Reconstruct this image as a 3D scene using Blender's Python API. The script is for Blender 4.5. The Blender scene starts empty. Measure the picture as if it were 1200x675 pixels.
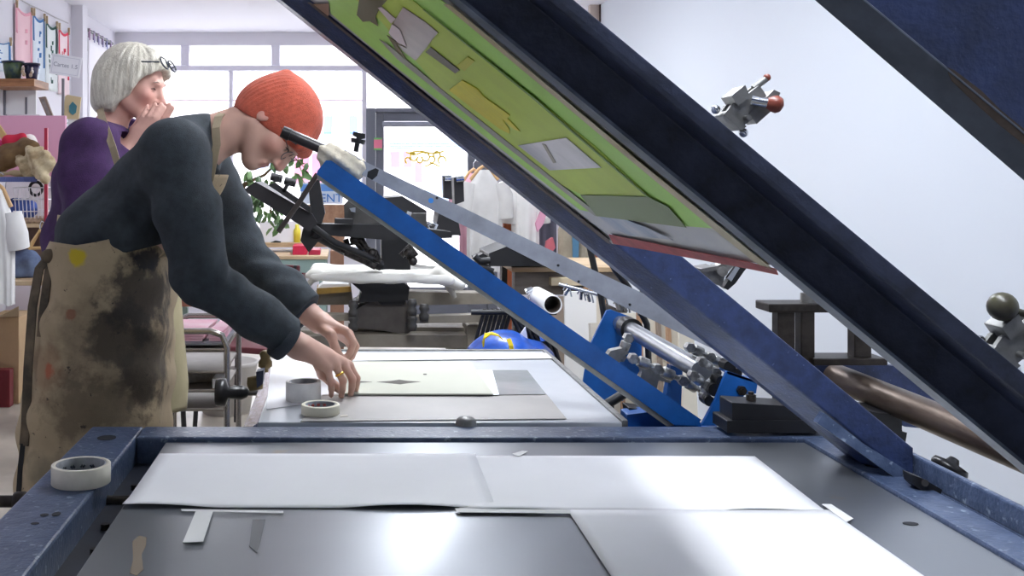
import bpy, math, random
import numpy as np
from mathutils import Vector, Matrix

random.seed(7)
C = bpy.context.scene.collection
F, CX, CY, HC = 1250.0, 405.0, 205.0, 1.30     # focal length (px), vanishing point, camera height


def P(px, py, Y):
    """A point of the place seen at this pixel when it stands Y metres in."""
    return Vector(((px - CX) * Y / F, Y, HC - (py - CY) * Y / F))


def lin(c):
    out = []
    for v in c[:3]:
        v = v / 255.0
        out.append(v / 12.92 if v <= 0.04045 else ((v + 0.055) / 1.055) ** 2.4)
    return (*out, 1.0)


# ---------------------------------------------------------------- materials
def specks(m, rgb, scale=90, lo=.66, hi=.72, amt=.8):
    """Chips and specks of another colour in the paint."""
    nt = m.node_tree
    b = nt.nodes['Principled BSDF']
    tc = nt.nodes.new('ShaderNodeTexCoord')
    n = nt.nodes.new('ShaderNodeTexNoise')
    n.inputs['Scale'].default_value = scale
    n.inputs['Detail'].default_value = 5
    nt.links.new(tc.outputs['Object'], n.inputs['Vector'])
    r = nt.nodes.new('ShaderNodeMapRange')
    r.inputs['From Min'].default_value = lo
    r.inputs['From Max'].default_value = hi
    r.inputs['To Max'].default_value = amt
    nt.links.new(n.outputs['Fac'], r.inputs['Value'])
    x = nt.nodes.new('ShaderNodeMix')
    x.data_type = 'RGBA'
    x.inputs['B'].default_value = lin(rgb)
    nt.links.new(r.outputs['Result'], x.inputs['Factor'])
    if b.inputs['Base Color'].links:
        nt.links.new(b.inputs['Base Color'].links[0].from_socket, x.inputs['A'])
    else:
        x.inputs['A'].default_value = b.inputs['Base Color'].default_value
    nt.links.new(x.outputs['Result'], b.inputs['Base Color'])
    return m


def M(name, rgb, rough=0.5, metal=0.0, var=0.0, vscale=8.0, rgb2=None, bump=0.0, bscale=60.0,
      alpha=1.0, emit=0.0, spec=0.5, coat=0.0, sheen=0.0, stretch=None, trans=0.0, tint=None):
    m = bpy.data.materials.new(name)
    m.use_nodes = True
    nt = m.node_tree
    b = nt.nodes['Principled BSDF']
    b.inputs['Base Color'].default_value = lin(rgb)
    b.inputs['Roughness'].default_value = rough
    b.inputs['Metallic'].default_value = metal
    b.inputs['Specular IOR Level'].default_value = spec
    b.inputs['Coat Weight'].default_value = coat
    b.inputs['Sheen Weight'].default_value = sheen
    b.inputs['Alpha'].default_value = alpha
    b.inputs['Transmission Weight'].default_value = trans
    if emit:
        b.inputs['Emission Color'].default_value = lin(rgb)
        b.inputs['Emission Strength'].default_value = emit
    src = None
    if var or bump or rgb2:
        tc = nt.nodes.new('ShaderNodeTexCoord')
        src = tc.outputs['Object']
        if stretch:
            mp = nt.nodes.new('ShaderNodeMapping')
            mp.inputs['Scale'].default_value = stretch
            nt.links.new(src, mp.inputs['Vector'])
            src = mp.outputs['Vector']
    if var or rgb2:
        n = nt.nodes.new('ShaderNodeTexNoise')
        n.inputs['Scale'].default_value = vscale
        n.inputs['Detail'].default_value = 6.0
        n.inputs['Roughness'].default_value = 0.6
        nt.links.new(src, n.inputs['Vector'])
        r = nt.nodes.new('ShaderNodeValToRGB')
        c2 = rgb2 if rgb2 else tuple(max(0, v * (1 - var)) for v in rgb)
        r.color_ramp.elements[0].position = 0.36
        r.color_ramp.elements[1].position = 0.62
        r.color_ramp.elements[0].color = lin(c2)
        r.color_ramp.elements[1].color = lin(rgb)
        nt.links.new(n.outputs['Fac'], r.inputs['Fac'])
        nt.links.new(r.outputs['Color'], b.inputs['Base Color'])
    if tint:
        a = nt.nodes.new('ShaderNodeAttribute')
        a.attribute_name = tint
        nt.links.new(a.outputs['Color'], b.inputs['Base Color'])
    if bump:
        n2 = nt.nodes.new('ShaderNodeTexNoise')
        n2.inputs['Scale'].default_value = bscale
        n2.inputs['Detail'].default_value = 4.0
        nt.links.new(src, n2.inputs['Vector'])
        bp = nt.nodes.new('ShaderNodeBump')
        bp.inputs['Strength'].default_value = bump
        bp.inputs['Distance'].default_value = 0.01
        nt.links.new(n2.outputs['Fac'], bp.inputs['Height'])
        nt.links.new(bp.outputs['Normal'], b.inputs['Normal'])
    return m


# ---------------------------------------------------------------- things
ORG = {}


def tag(o, label, cat, group=None, kind=None):
    o['label'] = label
    o['category'] = cat
    if group:
        o['group'] = group
    if kind:
        o['kind'] = kind
    return o


def thing(name, label, cat, loc=(0, 0, 0), group=None):
    o = bpy.data.objects.new(name, None)
    C.objects.link(o)
    o.empty_display_size = 0.05
    o.location = loc
    ORG[o.name] = Vector(loc)
    return tag(o, label, cat, group)


def link(name, me, mat, parent=None, loc=None, bevel=0.0, seg=2, subsurf=0, auto=None):
    """Links a mesh given in world coordinates as one object."""
    org = ORG[parent.name] if parent else Vector(loc) if loc is not None else Vector((0, 0, 0))
    me.transform(Matrix.Translation(-org))
    for m in (mat if isinstance(mat, (list, tuple)) else [mat]):
        me.materials.append(m)
    o = bpy.data.objects.new(name, me)
    C.objects.link(o)
    ORG[o.name] = org
    if parent:
        o.parent = parent
    else:
        o.location = org
    if bevel:
        b = o.modifiers.new('bevel', 'BEVEL')
        b.width = bevel
        b.segments = seg
        b.limit_method = 'ANGLE'
        b.angle_limit = math.radians(40)
        b.harden_normals = False
    if subsurf:
        s = o.modifiers.new('sub', 'SUBSURF')
        s.levels = s.render_levels = subsurf
    return o


class MB:
    """Collects shapes and links them as ONE mesh object."""

    def __init__(self):
        self.v, self.f, self.s, self.m = [], [], [], []
        self.mi = 0

    def add(self, verts, faces, smooth=False):
        n = len(self.v)
        self.v += [tuple(p) for p in verts]
        self.f += [tuple(i + n for i in f) for f in faces]
        self.s += [smooth] * len(faces)
        self.m += [self.mi] * len(faces)
        return self

    def box(self, c, s, R=None):
        x, y, z = s[0] / 2, s[1] / 2, s[2] / 2
        pts = [Vector(p) for p in ((-x, -y, -z), (x, -y, -z), (x, y, -z), (-x, y, -z), (-x, -y, z), (x, -y, z), (x, y, z), (-x, y, z))]
        if R is not None:
            pts = [R @ p for p in pts]
        c = Vector(c)
        return self.add([p + c for p in pts], [(0, 3, 2, 1), (4, 5, 6, 7), (0, 1, 5, 4), (1, 2, 6, 5), (2, 3, 7, 6), (3, 0, 4, 7)])

    def span(self, x0, x1, y0, y1, z0, z1):
        return self.box(((x0 + x1) / 2, (y0 + y1) / 2, (z0 + z1) / 2), (abs(x1 - x0), abs(y1 - y0), abs(z1 - z0)))

    def loft(self, rings, caps=True, smooth=False, closed=True):
        n = len(rings[0])
        v = [p for r in rings for p in r]
        f = []
        for k in range(len(rings) - 1):
            for i in range(n if closed else n - 1):
                j = (i + 1) % n
                f.append((k * n + i, k * n + j, (k + 1) * n + j, (k + 1) * n + i))
        self.add(v, f, smooth)
        if caps:
            self.add(rings[0], [tuple(range(n - 1, -1, -1))])
            self.add(rings[-1], [tuple(range(n))])
        return self

    def prism(self, poly, vec):
        a = [Vector(p) for p in poly]
        vec = Vector(vec)
        nrm = Vector((0, 0, 0))
        for i in range(len(a)):
            p, q = a[i], a[(i + 1) % len(a)]
            nrm += p.cross(q)
        if nrm.dot(vec) < 0:
            a = a[::-1]
        return self.loft([a, [p + vec for p in a]])

    def pix(self, poly, Y, d):
        """Outline read off the photograph, standing Y metres in, d metres thick."""
        return self.prism([P(x, y, Y) for x, y in poly], (0, d, 0))

    def tube(self, path, r, n=12, caps=True):
        path = [Vector(p) for p in path]
        rs = r if isinstance(r, (list, tuple)) else [r] * len(path)
        rings = []
        up = None
        for i, p in enumerate(path):
            t = (path[min(i + 1, len(path) - 1)] - path[max(i - 1, 0)]).normalized()
            if up is None:
                up = Vector((0, 0, 1)) if abs(t.z) < 0.9 else Vector((1, 0, 0))
            a = t.cross(up).normalized()
            b = t.cross(a).normalized()
            up = -b
            rings.append([p + (a * math.cos(2 * math.pi * k / n) + b * math.sin(2 * math.pi * k / n)) * rs[i] for k in range(n)])
        return self.loft(rings, caps, True)

    def cyl(self, a, b, r, r2=None, n=16):
        return self.tube([a, b], [r, r if r2 is None else r2], n)

    def lathe(self, prof, o=(0, 0, 0), n=32, axis=(0, 0, 1), closed=False):
        o = Vector(o)
        ax = Vector(axis).normalized()
        t = Vector((1, 0, 0)) if abs(ax.x) < 0.9 else Vector((0, 1, 0))
        a = ax.cross(t).normalized()
        b = ax.cross(a).normalized()
        rings = [[o + ax * z + (a * math.cos(2 * math.pi * k / n) + b * math.sin(2 * math.pi * k / n)) * r for k in range(n)] for r, z in prof]
        if closed:
            rings.append(rings[0])
        return self.loft(rings, not closed, True)

    def ball(self, c, r, sc=(1, 1, 1), R=None, n=16, m=10):
        c = Vector(c)
        rings = []
        for i in range(m + 1):
            th = math.pi * i / m
            ring = []
            for k in range(n):
                p = Vector((max(math.sin(th), 1e-4) * math.cos(2 * math.pi * k / n) * r * sc[0], max(math.sin(th), 1e-4) * math.sin(2 * math.pi * k / n) * r * sc[1], math.cos(th) * r * sc[2]))
                ring.append((R @ p if R is not None else p) + c)
            rings.append(ring[::-1])
        return self.loft(rings, True, True)

    def grid(self, fn, nu, nv, smooth=True):
        v = [fn(i / nu, j / nv) for j in range(nv + 1) for i in range(nu + 1)]
        f = [(j * (nu + 1) + i, j * (nu + 1) + i + 1, (j + 1) * (nu + 1) + i + 1, (j + 1) * (nu + 1) + i) for j in range(nv) for i in range(nu)]
        return self.add(v, f, smooth)

    def sheet(self, fn, nu, nv, th, nrm=None):
        """A cloth or paper sheet with real thickness th."""
        g = [[Vector(fn(i / nu, j / nv)) for i in range(nu + 1)] for j in range(nv + 1)]
        def nn(i, j):
            a = g[j][min(i + 1, nu)] - g[j][max(i - 1, 0)]
            b = g[min(j + 1, nv)][i] - g[max(j - 1, 0)][i]
            n = a.cross(b)
            return n.normalized() if n.length > 1e-9 else Vector((0, 0, 1))
        top = [g[j][i] + nn(i, j) * th / 2 for j in range(nv + 1) for i in range(nu + 1)]
        bot = [g[j][i] - nn(i, j) * th / 2 for j in range(nv + 1) for i in range(nu + 1)]
        w = nu + 1
        q = [(j * w + i, j * w + i + 1, (j + 1) * w + i + 1, (j + 1) * w + i) for j in range(nv) for i in range(nu)]
        n = len(top)
        f = q + [tuple(n + k for k in reversed(x)) for x in q]
        rim = [i for i in range(w)] + [j * w + nu for j in range(1, nv + 1)] + [nv * w + i for i in range(nu - 1, -1, -1)] + [j * w for j in range(nv - 1, 0, -1)]
        for k in range(len(rim)):
            a, b = rim[k], rim[(k + 1) % len(rim)]
            f.append((b, a, a + n, b + n))
        return self.add(top + bot, f, True)

    def mesh(self, name):
        me = bpy.data.meshes.new(name)
        me.from_pydata(self.v, [], self.f)
        me.polygons.foreach_set('use_smooth', self.s)
        if any(self.m):
            me.polygons.foreach_set('material_index', self.m)
        me.update()
        return me

    def each(self, name, mat, parent=None, **kw):
        """Links every separate piece as an object of its own."""
        key, par = {}, []
        for i, p in enumerate(self.v):
            k = (round(p[0], 5), round(p[1], 5), round(p[2], 5))
            key.setdefault(k, i)
            par.append(key[k])

        def root(i):
            while par[i] != i:
                i = par[i]
            return i
        for f in self.f:
            r = root(f[0])
            for j in f[1:]:
                q = root(j)
                if q != r:
                    par[q] = r
        groups = {}
        for k, f in enumerate(self.f):
            groups.setdefault(root(f[0]), []).append(k)
        out = []
        for ks in groups.values():
            m = MB()
            idx = {}
            for k in ks:
                g = []
                for i in self.f[k]:
                    if i not in idx:
                        idx[i] = len(m.v)
                        m.v.append(self.v[i])
                    g.append(idx[i])
                m.f.append(tuple(g))
                m.s.append(self.s[k])
                m.m.append(0)
            out.append(m.build(name, mat, parent, **kw))
        return out

    def build(self, name, mat, parent=None, loc=None, **kw):
        return link(name, self.mesh(name), mat, parent, loc, **kw)


# ---------------------------------------------------------------- rounded bodies
class SDF:
    """Smoothly blended solid; turned into one continuous surface."""

    def __init__(self, lo, hi, h):
        self.lo = np.array(lo, np.float32)
        self.h = h
        n = np.ceil((np.array(hi) - np.array(lo)) / h).astype(int) + 1
        self.n = n
        self.V = np.full(tuple(n), 0.5, np.float32)
        self.ax = [self.lo[i] + h * np.arange(n[i], dtype=np.float32) for i in range(3)]

    def region(self, lo, hi):
        sl = []
        for i in range(3):
            a = int(max(0, math.floor((lo[i] - self.lo[i]) / self.h)))
            b = int(min(self.n[i], math.ceil((hi[i] - self.lo[i]) / self.h) + 1))
            sl.append(slice(a, max(a, b)))
        sl = tuple(sl)
        g = [self.ax[0][sl[0]][:, None, None], self.ax[1][sl[1]][None, :, None], self.ax[2][sl[2]][None, None, :]]
        return sl, g

    def put(self, sl, d, k, op):
        V = self.V[sl]
        if op == 'sub':
            d = -d
            if k > 0:
                h = np.clip(0.5 - 0.5 * (V - d) / k, 0, 1)
                self.V[sl] = V * (1 - h) + d * h + k * h * (1 - h)
            else:
                self.V[sl] = np.maximum(V, d)
            return
        if k > 0:
            h = np.clip(0.5 + 0.5 * (V - d) / k, 0, 1)
            self.V[sl] = V * (1 - h) + d * h - k * h * (1 - h)
        else:
            self.V[sl] = np.minimum(V, d)

    def cap(self, a, b, ra, rb=None, k=0.02, flat=None, op='add'):
        """Tapered limb from a to b; flat=(axis, factor) widens it along an axis."""
        rb = ra if rb is None else rb
        a = np.array(a, float)
        b = np.array(b, float)
        m = max(ra, rb) * (max(1.0, flat[1]) if flat else 1.0) + k + 0.03
        sl, g = self.region(np.minimum(a, b) - m, np.maximum(a, b) + m)
        ab = b - a
        L = max(float(ab @ ab), 1e-9)
        q = [g[i] - a[i] for i in range(3)]
        if flat:
            ax = np.array(flat[0], float)
            ax /= np.linalg.norm(ax)
            dl = q[0] * ax[0] + q[1] * ax[1] + q[2] * ax[2]
            ta = float(ab @ ax)
            ff = 1.0 / flat[1] - 1.0
            q = [q[i] + ff * dl * ax[i] for i in range(3)]
            ab = ab + ff * ta * ax
            L = max(float(ab @ ab), 1e-9)
        t = np.clip((q[0] * ab[0] + q[1] * ab[1] + q[2] * ab[2]) / L, 0, 1)
        d = np.sqrt((q[0] - t * ab[0]) ** 2 + (q[1] - t * ab[1]) ** 2 + (q[2] - t * ab[2]) ** 2) - (ra + (rb - ra) * t)
        self.put(sl, d.astype(np.float32), k, op)
        return self

    def chain(self, pts, rs, k=0.02, flat=None):
        for i in range(len(pts) - 1):
            self.cap(pts[i], pts[i + 1], rs[i], rs[i + 1], k, flat)
        return self

    def ell(self, c, r, R=None, k=0.02, op='add'):
        c = np.array(c, float)
        m = max(r) + k + 0.03
        sl, g = self.region(c - m, c + m)
        q = [g[i] - c[i] for i in range(3)]
        if R is not None:
            Rm = np.array(R)
            q = [Rm[0, i] * q[0] + Rm[1, i] * q[1] + Rm[2, i] * q[2] for i in range(3)]
        k0 = np.sqrt((q[0] / r[0]) ** 2 + (q[1] / r[1]) ** 2 + (q[2] / r[2]) ** 2)
        k1 = np.sqrt((q[0] / r[0] ** 2) ** 2 + (q[1] / r[1] ** 2) ** 2 + (q[2] / r[2] ** 2) ** 2) + 1e-6
        self.put(sl, (k0 * (k0 - 1) / k1).astype(np.float32), k, op)
        return self

    def cut(self, p, n, r=None):
        """Removes what lies on the side the arrow n points to (within r of p)."""
        n = np.array(n, float)
        n /= np.linalg.norm(n)
        p = np.array(p, float)
        if r:
            sl, g = self.region(p - r, p + r)
        else:
            sl, g = self.region(self.lo - 1, self.lo + self.n * self.h + 1)
        d = (g[0] - p[0]) * n[0] + (g[1] - p[1]) * n[1] + (g[2] - p[2]) * n[2]
        d = d.astype(np.float32)
        if r:
            rr = np.sqrt((g[0] - p[0]) ** 2 + (g[1] - p[1]) ** 2 + (g[2] - p[2]) ** 2)
            self.V[sl] = np.where(rr < r, np.maximum(self.V[sl], d), self.V[sl])
        else:
            self.V[sl] = np.maximum(self.V[sl], d)
        return self

    def wrinkle(self, fn):
        g = [self.ax[0][:, None, None], self.ax[1][None, :, None], self.ax[2][None, None, :]]
        self.V += fn(g[0], g[1], g[2]).astype(np.float32)
        return self

    def mesh(self, name, color=None, relax=2):
        V = self.V
        V[0] = V[-1] = 0.5
        V[:, 0] = V[:, -1] = 0.5
        V[:, :, 0] = V[:, :, -1] = 0.5
        S = V < 0
        nx, ny, nz = V.shape
        cnt = np.zeros((nx - 1, ny - 1, nz - 1), np.int8)
        for i in (0, 1):
            for j in (0, 1):
                for k in (0, 1):
                    cnt += S[i:nx - 1 + i, j:ny - 1 + j, k:nz - 1 + k]
        I = np.argwhere((cnt > 0) & (cnt < 8))
        idx = np.full(cnt.shape, -1, np.int32)
        idx[I[:, 0], I[:, 1], I[:, 2]] = np.arange(len(I))
        acc = np.zeros((len(I), 3))
        num = np.zeros(len(I))
        corners = [(i, j, k) for i in (0, 1) for j in (0, 1) for k in (0, 1)]
        for a in corners:
            for d in range(3):
                if a[d]:
                    continue
                b = list(a)
                b[d] = 1
                va = V[I[:, 0] + a[0], I[:, 1] + a[1], I[:, 2] + a[2]]
                vb = V[I[:, 0] + b[0], I[:, 1] + b[1], I[:, 2] + b[2]]
                m = (va < 0) != (vb < 0)
                t = np.where(m, va / np.where(m, va - vb, 1), 0)
                for e in range(3):
                    acc[:, e] += np.where(m, a[e] + (t if e == d else 0), 0)
                num += m
        verts = self.lo + self.h * (I + acc / num[:, None])
        faces = []
        for d in range(3):
            u, w = [(1, 2), (2, 0), (0, 1)][d]
            sa = [slice(None)] * 3
            sb = [slice(None)] * 3
            sa[d] = slice(0, -1)
            sb[d] = slice(1, None)
            A, B = S[tuple(sa)], S[tuple(sb)]
            E = np.argwhere(A != B)
            ok = (E[:, u] > 0) & (E[:, w] > 0) & (E[:, u] < V.shape[u] - 1) & (E[:, w] < V.shape[w] - 1)
            E = E[ok]
            fl = A[E[:, 0], E[:, 1], E[:, 2]]
            q = []
            for du, dw in ((-1, -1), (0, -1), (0, 0), (-1, 0)):
                c = E.copy()
                c[:, u] += du
                c[:, w] += dw
                q.append(idx[c[:, 0], c[:, 1], c[:, 2]])
            q = np.stack(q, 1)
            q = np.where(fl[:, None], q, q[:, ::-1])
            faces.append(q)
        faces = np.concatenate(faces)
        for _ in range(relax):
            s = np.zeros_like(verts)
            c = np.zeros(len(verts))
            for a in range(4):
                for b in ((a + 1) % 4, (a + 3) % 4):
                    np.add.at(s, faces[:, a], verts[faces[:, b]])
                    np.add.at(c, faces[:, a], 1)
            verts = verts * 0.5 + 0.5 * s / np.maximum(c, 1)[:, None]
        me = bpy.data.meshes.new(name)
        me.vertices.add(len(verts))
        me.vertices.foreach_set('co', verts.astype(np.float32).ravel())
        me.loops.add(faces.size)
        me.loops.foreach_set('vertex_index', faces.astype(np.int32).ravel())
        me.polygons.add(len(faces))
        me.polygons.foreach_set('loop_start', np.arange(0, faces.size, 4, dtype=np.int32))
        me.polygons.foreach_set('loop_total', np.full(len(faces), 4, np.int32))
        me.polygons.foreach_set('use_smooth', np.ones(len(faces), bool))
        me.update()
        me.validate()
        if color is not None:
            col = color(verts)
            at = me.color_attributes.new('tint', 'FLOAT_COLOR', 'POINT')
            at.data.foreach_set('color', np.concatenate([col, np.ones((len(col), 1))], 1).astype(np.float32).ravel())
        return me


def text(name, s, size, loc, rot, mat, parent=None, depth=0.002, align='CENTER'):
    cu = bpy.data.curves.new(name, 'FONT')
    cu.body = s
    cu.size = size
    cu.extrude = depth
    cu.align_x = align
    cu.align_y = 'CENTER'
    o0 = bpy.data.objects.new(name, cu)
    C.objects.link(o0)
    dg = bpy.context.evaluated_depsgraph_get()
    me = bpy.data.meshes.new_from_object(o0.evaluated_get(dg))
    bpy.data.objects.remove(o0)
    bpy.data.curves.remove(cu)
    me.transform(Matrix.Translation(Vector(loc)) @ rot.to_4x4())
    me.materials.clear()
    return link(name, me, mat, parent, None if parent else loc)


def RX(a): return Matrix.Rotation(math.radians(a), 3, 'X')
def RY(a): return Matrix.Rotation(math.radians(a), 3, 'Y')
def RZ(a): return Matrix.Rotation(math.radians(a), 3, 'Z')
# ---------------------------------------------------------------- palette
NAVY = M('navy_enamel', (46, 60, 100), 0.42, var=0.25, vscale=30, bump=0.15, bscale=160)
NAVY_D = M('navy_enamel_dark', (62, 70, 94), 0.5, var=0.3, vscale=25, bump=0.12, bscale=150)
NAVY_T = M('navy_table_enamel', (84, 98, 126), 0.36, rgb2=(62, 76, 104), vscale=26, bump=0.2, bscale=110)
specks(NAVY_T, (158, 172, 190), 70, .62, .70, .75)
specks(NAVY, (112, 126, 158), 110, .68, .74, .6)
GREYBLUE = M('greyblue_edge', (104, 114, 130), 0.5, var=0.2, vscale=30)
BLUE = M('bright_blue_enamel', (22, 92, 172), 0.4, var=0.12, vscale=14, bump=0.08, bscale=120)
GREYP = M('grey_enamel', (150, 154, 164), 0.4, var=0.14, vscale=14, bump=0.05)
STEEL = M('brushed_steel', (168, 172, 178), 0.3, 0.9, var=0.16, vscale=5, bump=0.03, bscale=220)
CHROME = M('chrome', (205, 208, 212), 0.16, 1.0)
ALU = M('cast_aluminium', (146, 146, 144), 0.46, 0.7, var=0.15, vscale=40)
IRON = M('oily_iron', (66, 60, 56), 0.42, 0.7, var=0.4, vscale=20)
RUSTY = M('worn_shaft', (112, 98, 88), 0.38, 0.75, rgb2=(84, 70, 60), vscale=9, stretch=(6, 1, 6))
BLACK = M('black_metal', (30, 30, 33), 0.45, var=0.2, vscale=30)
BLACKP = M('black_plastic', (26, 26, 28), 0.32)
WHITE_P = M('white_paper', (244, 244, 246), 0.75, var=0.015, vscale=3)
CREAM = M('cream_card', (206, 207, 192), 0.8, var=0.02, vscale=5)
TAPE = M('masking_tape', (226, 219, 204), 0.7, var=0.04, vscale=40)
RED_T = M('red_tape', (168, 58, 58), 0.6, var=0.15, vscale=25)
WOOD = M('wood', (168, 118, 78), 0.55, rgb2=(132, 86, 54), vscale=6, stretch=(1, 1, 8))
PALEWOOD = M('pale_wood', (206, 182, 148), 0.6, rgb2=(180, 152, 118), vscale=5, stretch=(1, 1, 6))
BROWNW = M('red_brown_wood', (158, 84, 44), 0.5, rgb2=(126, 62, 30), vscale=5, stretch=(6, 6, 1))
BEIGE_M = M('beige_machine_enamel', (140, 134, 122), 0.5, var=0.2, vscale=9)
DKGREY = M('dark_grey_metal', (78, 76, 74), 0.5, var=0.25, vscale=12)

# ---------------------------------------------------------------- the room
WALL = M('white_wall', (212, 218, 227), 0.85, bump=0.02, bscale=30)
WALL_L = M('white_wall_shop', (232, 230, 238), 0.85)
CEIL = M('ceiling_paint', (238, 238, 246), 0.9)
FLOOR = M('floor_lino', (196, 188, 174), 0.35, var=0.1, vscale=3)
FRAME_W = M('white_window_paint', (226, 224, 236), 0.6)
GREYDOOR = M('grey_door_paint', (108, 112, 124), 0.5)
GLASS = M('window_glass', (255, 255, 255), 0.0, trans=1.0, spec=0.2)
for _n in GLASS.node_tree.nodes:
    if _n.type == 'BSDF_PRINCIPLED':
        _n.inputs['IOR'].default_value = 1.0001      # a thin pane: no bending, no tint

ZC, XL, XR, YW, YB = 2.57, -2.05, 1.9, 9.5, -2.2


def struct(name, mb, mat, parent=None, **kw):
    o = mb.build(name, mat, parent, None if parent else (0, 0, 0), **kw)
    if not parent:
        o['kind'] = 'structure'
    return o


struct('floor', MB().span(XL - .3, XR + .3, YB, YW + .2, -.1, 0), FLOOR)
struct('ceiling', MB().span(XL - .3, XR + .3, YB, YW + .2, ZC, ZC + .1), CEIL)
w = MB().span(XL - .2, XL, YB, YW, 0, ZC)
w.span(XL, XL + .085, 7.97, 8.12, 0, ZC)                    # pier
struct('wall_left', w, WALL_L)
w = MB().span(XR, XR + .2, YB, 8.02, 0, ZC)
struct('wall_right', w, WALL)
struct('wall_alcove', MB().span(XR, XR + .2, 8.02, YW, 0, ZC), WALL_L)
struct('trim_1', MB().span(XR - .075, XR, 7.96, 8.02, 0, ZC), M('beige_jamb', (206, 190, 180), .6))
struct('trim_2', MB().span(XR - .008, XR + .0, 7.94, 7.96, 0, ZC), M('dark_seam', (70, 50, 48), .7))
struct('wall_back', MB().span(XL - .2, XR + .2, YB - .1, YB, 0, ZC), WALL)

SW = F / YW


def WX(px): return (px - CX) / SW
def WZ(py): return HC - (py - CY) / SW


w = MB()
w.span(XL - .1, XR + .1, YW, YW + .12, WZ(53), ZC)           # header over the transoms
w.span(WX(582), XR + .1, YW, YW + .12, 0, WZ(53))             # right of the door
w.span(XL - .1, WX(425), YW, YW + .12, 0, WZ(292))            # low wall under the window
struct('wall_front', w, WALL_L)
w = MB()                                                     # window frame
w.span(XL, WX(582), YW - .03, YW + .1, WZ(83), WZ(77))
for x0, x1 in ((137, 146), (212, 222), (318, 328), (424, 430)):
    w.span(WX(x0), WX(x1), YW - .02, YW + .1, WZ(78), WZ(53))
w.span(WX(424), WX(430), YW - .02, YW + .1, WZ(292), WZ(78))
w.span(WX(268), WX(273), YW - .01, YW + .09, WZ(292), WZ(78))
w.span(XL, WX(425), YW - .08, YW + .1, WZ(294), WZ(289))
wf = struct('window_1', w, FRAME_W, bevel=.006)
MB().span(XL, WX(578), YW + .035, YW + .041, WZ(77), WZ(53)).build('upper_glass', GLASS, wf)
MB().span(XL, WX(426), YW + .045, YW + .051, WZ(292), WZ(82)).build('lower_glass', GLASS, wf)
w = MB()
w.span(XL, WX(425), YW + .02, YW + .03, WZ(118.2), WZ(116.8))
w.build('glazing_bar', M('reddish_bar', (190, 150, 170), .6), wf)
# door
d = MB()
d.span(WX(429), WX(440), YW - .05, YW + .1, 0, WZ(127))
d.span(WX(571), WX(582), YW - .05, YW + .1, 0, WZ(127))
d.span(WX(440), WX(571), YW - .05, YW + .1, WZ(132), WZ(127))
dr = struct('door_1', d, GREYDOOR, bevel=.008)
d = MB()
d.span(WX(440.4), WX(450), YW - .02, YW + .05, .01, WZ(132.3))
d.span(WX(548), WX(570.6), YW - .02, YW + .05, .01, WZ(132.3))
d.span(WX(450), WX(548), YW - .02, YW + .05, WZ(142), WZ(132.3))
d.span(WX(450), WX(548), YW - .02, YW + .05, .01, .3)
d.build('door_leaf', GREYDOOR, dr, bevel=.006)
MB().span(WX(450), WX(548), YW + .01, YW + .016, .3, WZ(142)).build('door_glass', GLASS, dr)
MB().cyl((WX(448), YW - .06, WZ(146)), (WX(549), YW - .06, WZ(146)), .024).build('blind_roll', M('blind_cloth', (150, 154, 168), .6), dr)
d = MB()
d.cyl((WX(555), YW - .09, .95), (WX(555), YW - .09, 1.15), .012).cyl((WX(555), YW - .1, 1.0), (WX(555), YW - .02, 1.0), .01).cyl((WX(555), YW - .1, 1.1), (WX(555), YW - .02, 1.1), .01)
d.build('door_handle', CHROME, dr)
st = MB().span(WX(438), WX(447.5), YW - .058, YW - .051, WZ(175), WZ(163)).build('pink_note', M('pink_note_paper', (240, 132, 160), .7), None, (WX(443), YW - .055, WZ(175)))
tag(st, 'small pink note with green edges stuck on the grey door frame', 'note')
MB().span(WX(438), WX(447.5), YW - .060, YW - .0581, WZ(163.8), WZ(161.8)).span(WX(438), WX(447.5), YW - .060, YW - .0581, WZ(176), WZ(174)).each('green_edge', M('green_note', (120, 190, 110), .7), st)

# yellow lettering on the door glass, seen from behind
YEL = M('yellow_vinyl', (244, 214, 70), .5)
lt = MB()
for k, (x, y, s) in enumerate(((478, 188, 3.2), (485, 184, 4), (492, 187, 3.4), (499, 184, 4.4), (506, 187, 3.6), (512, 182, 4), (518, 188, 4.4))):
    c = Vector((WX(x), YW + .004, WZ(y)))
    r = s / SW
    lt.tube([c + Vector((math.cos(a * .55 + k) * r, 0, math.sin(a * .55 + k) * r * 1.1)) for a in range(9 + k % 3)], .0075, 8)
for x0, x1, y in ((476, 500, 180), (497, 516, 193), (480, 520, 178.5)):
    lt.tube([(WX(x0 + (x1 - x0) * t / 6), YW + .004, WZ(y + 1.5 * math.sin(t * 1.3 + x0))) for t in range(7)], .007, 8)
lo = lt.build('window_lettering', YEL, None, (WX(497), YW, WZ(190)))
tag(lo, 'yellow cursive lettering on the glass of the grey shop door', 'lettering')

# the street
struct('street', MB().span(-14, 14, YW + .3, 24, -.25, -.15), M('street_paving', (190, 188, 190), .8))
YS = 17.0


def SX(px): return (px - CX) * YS / F
def SZ(py): return HC - (py - CY) * YS / F


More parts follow.
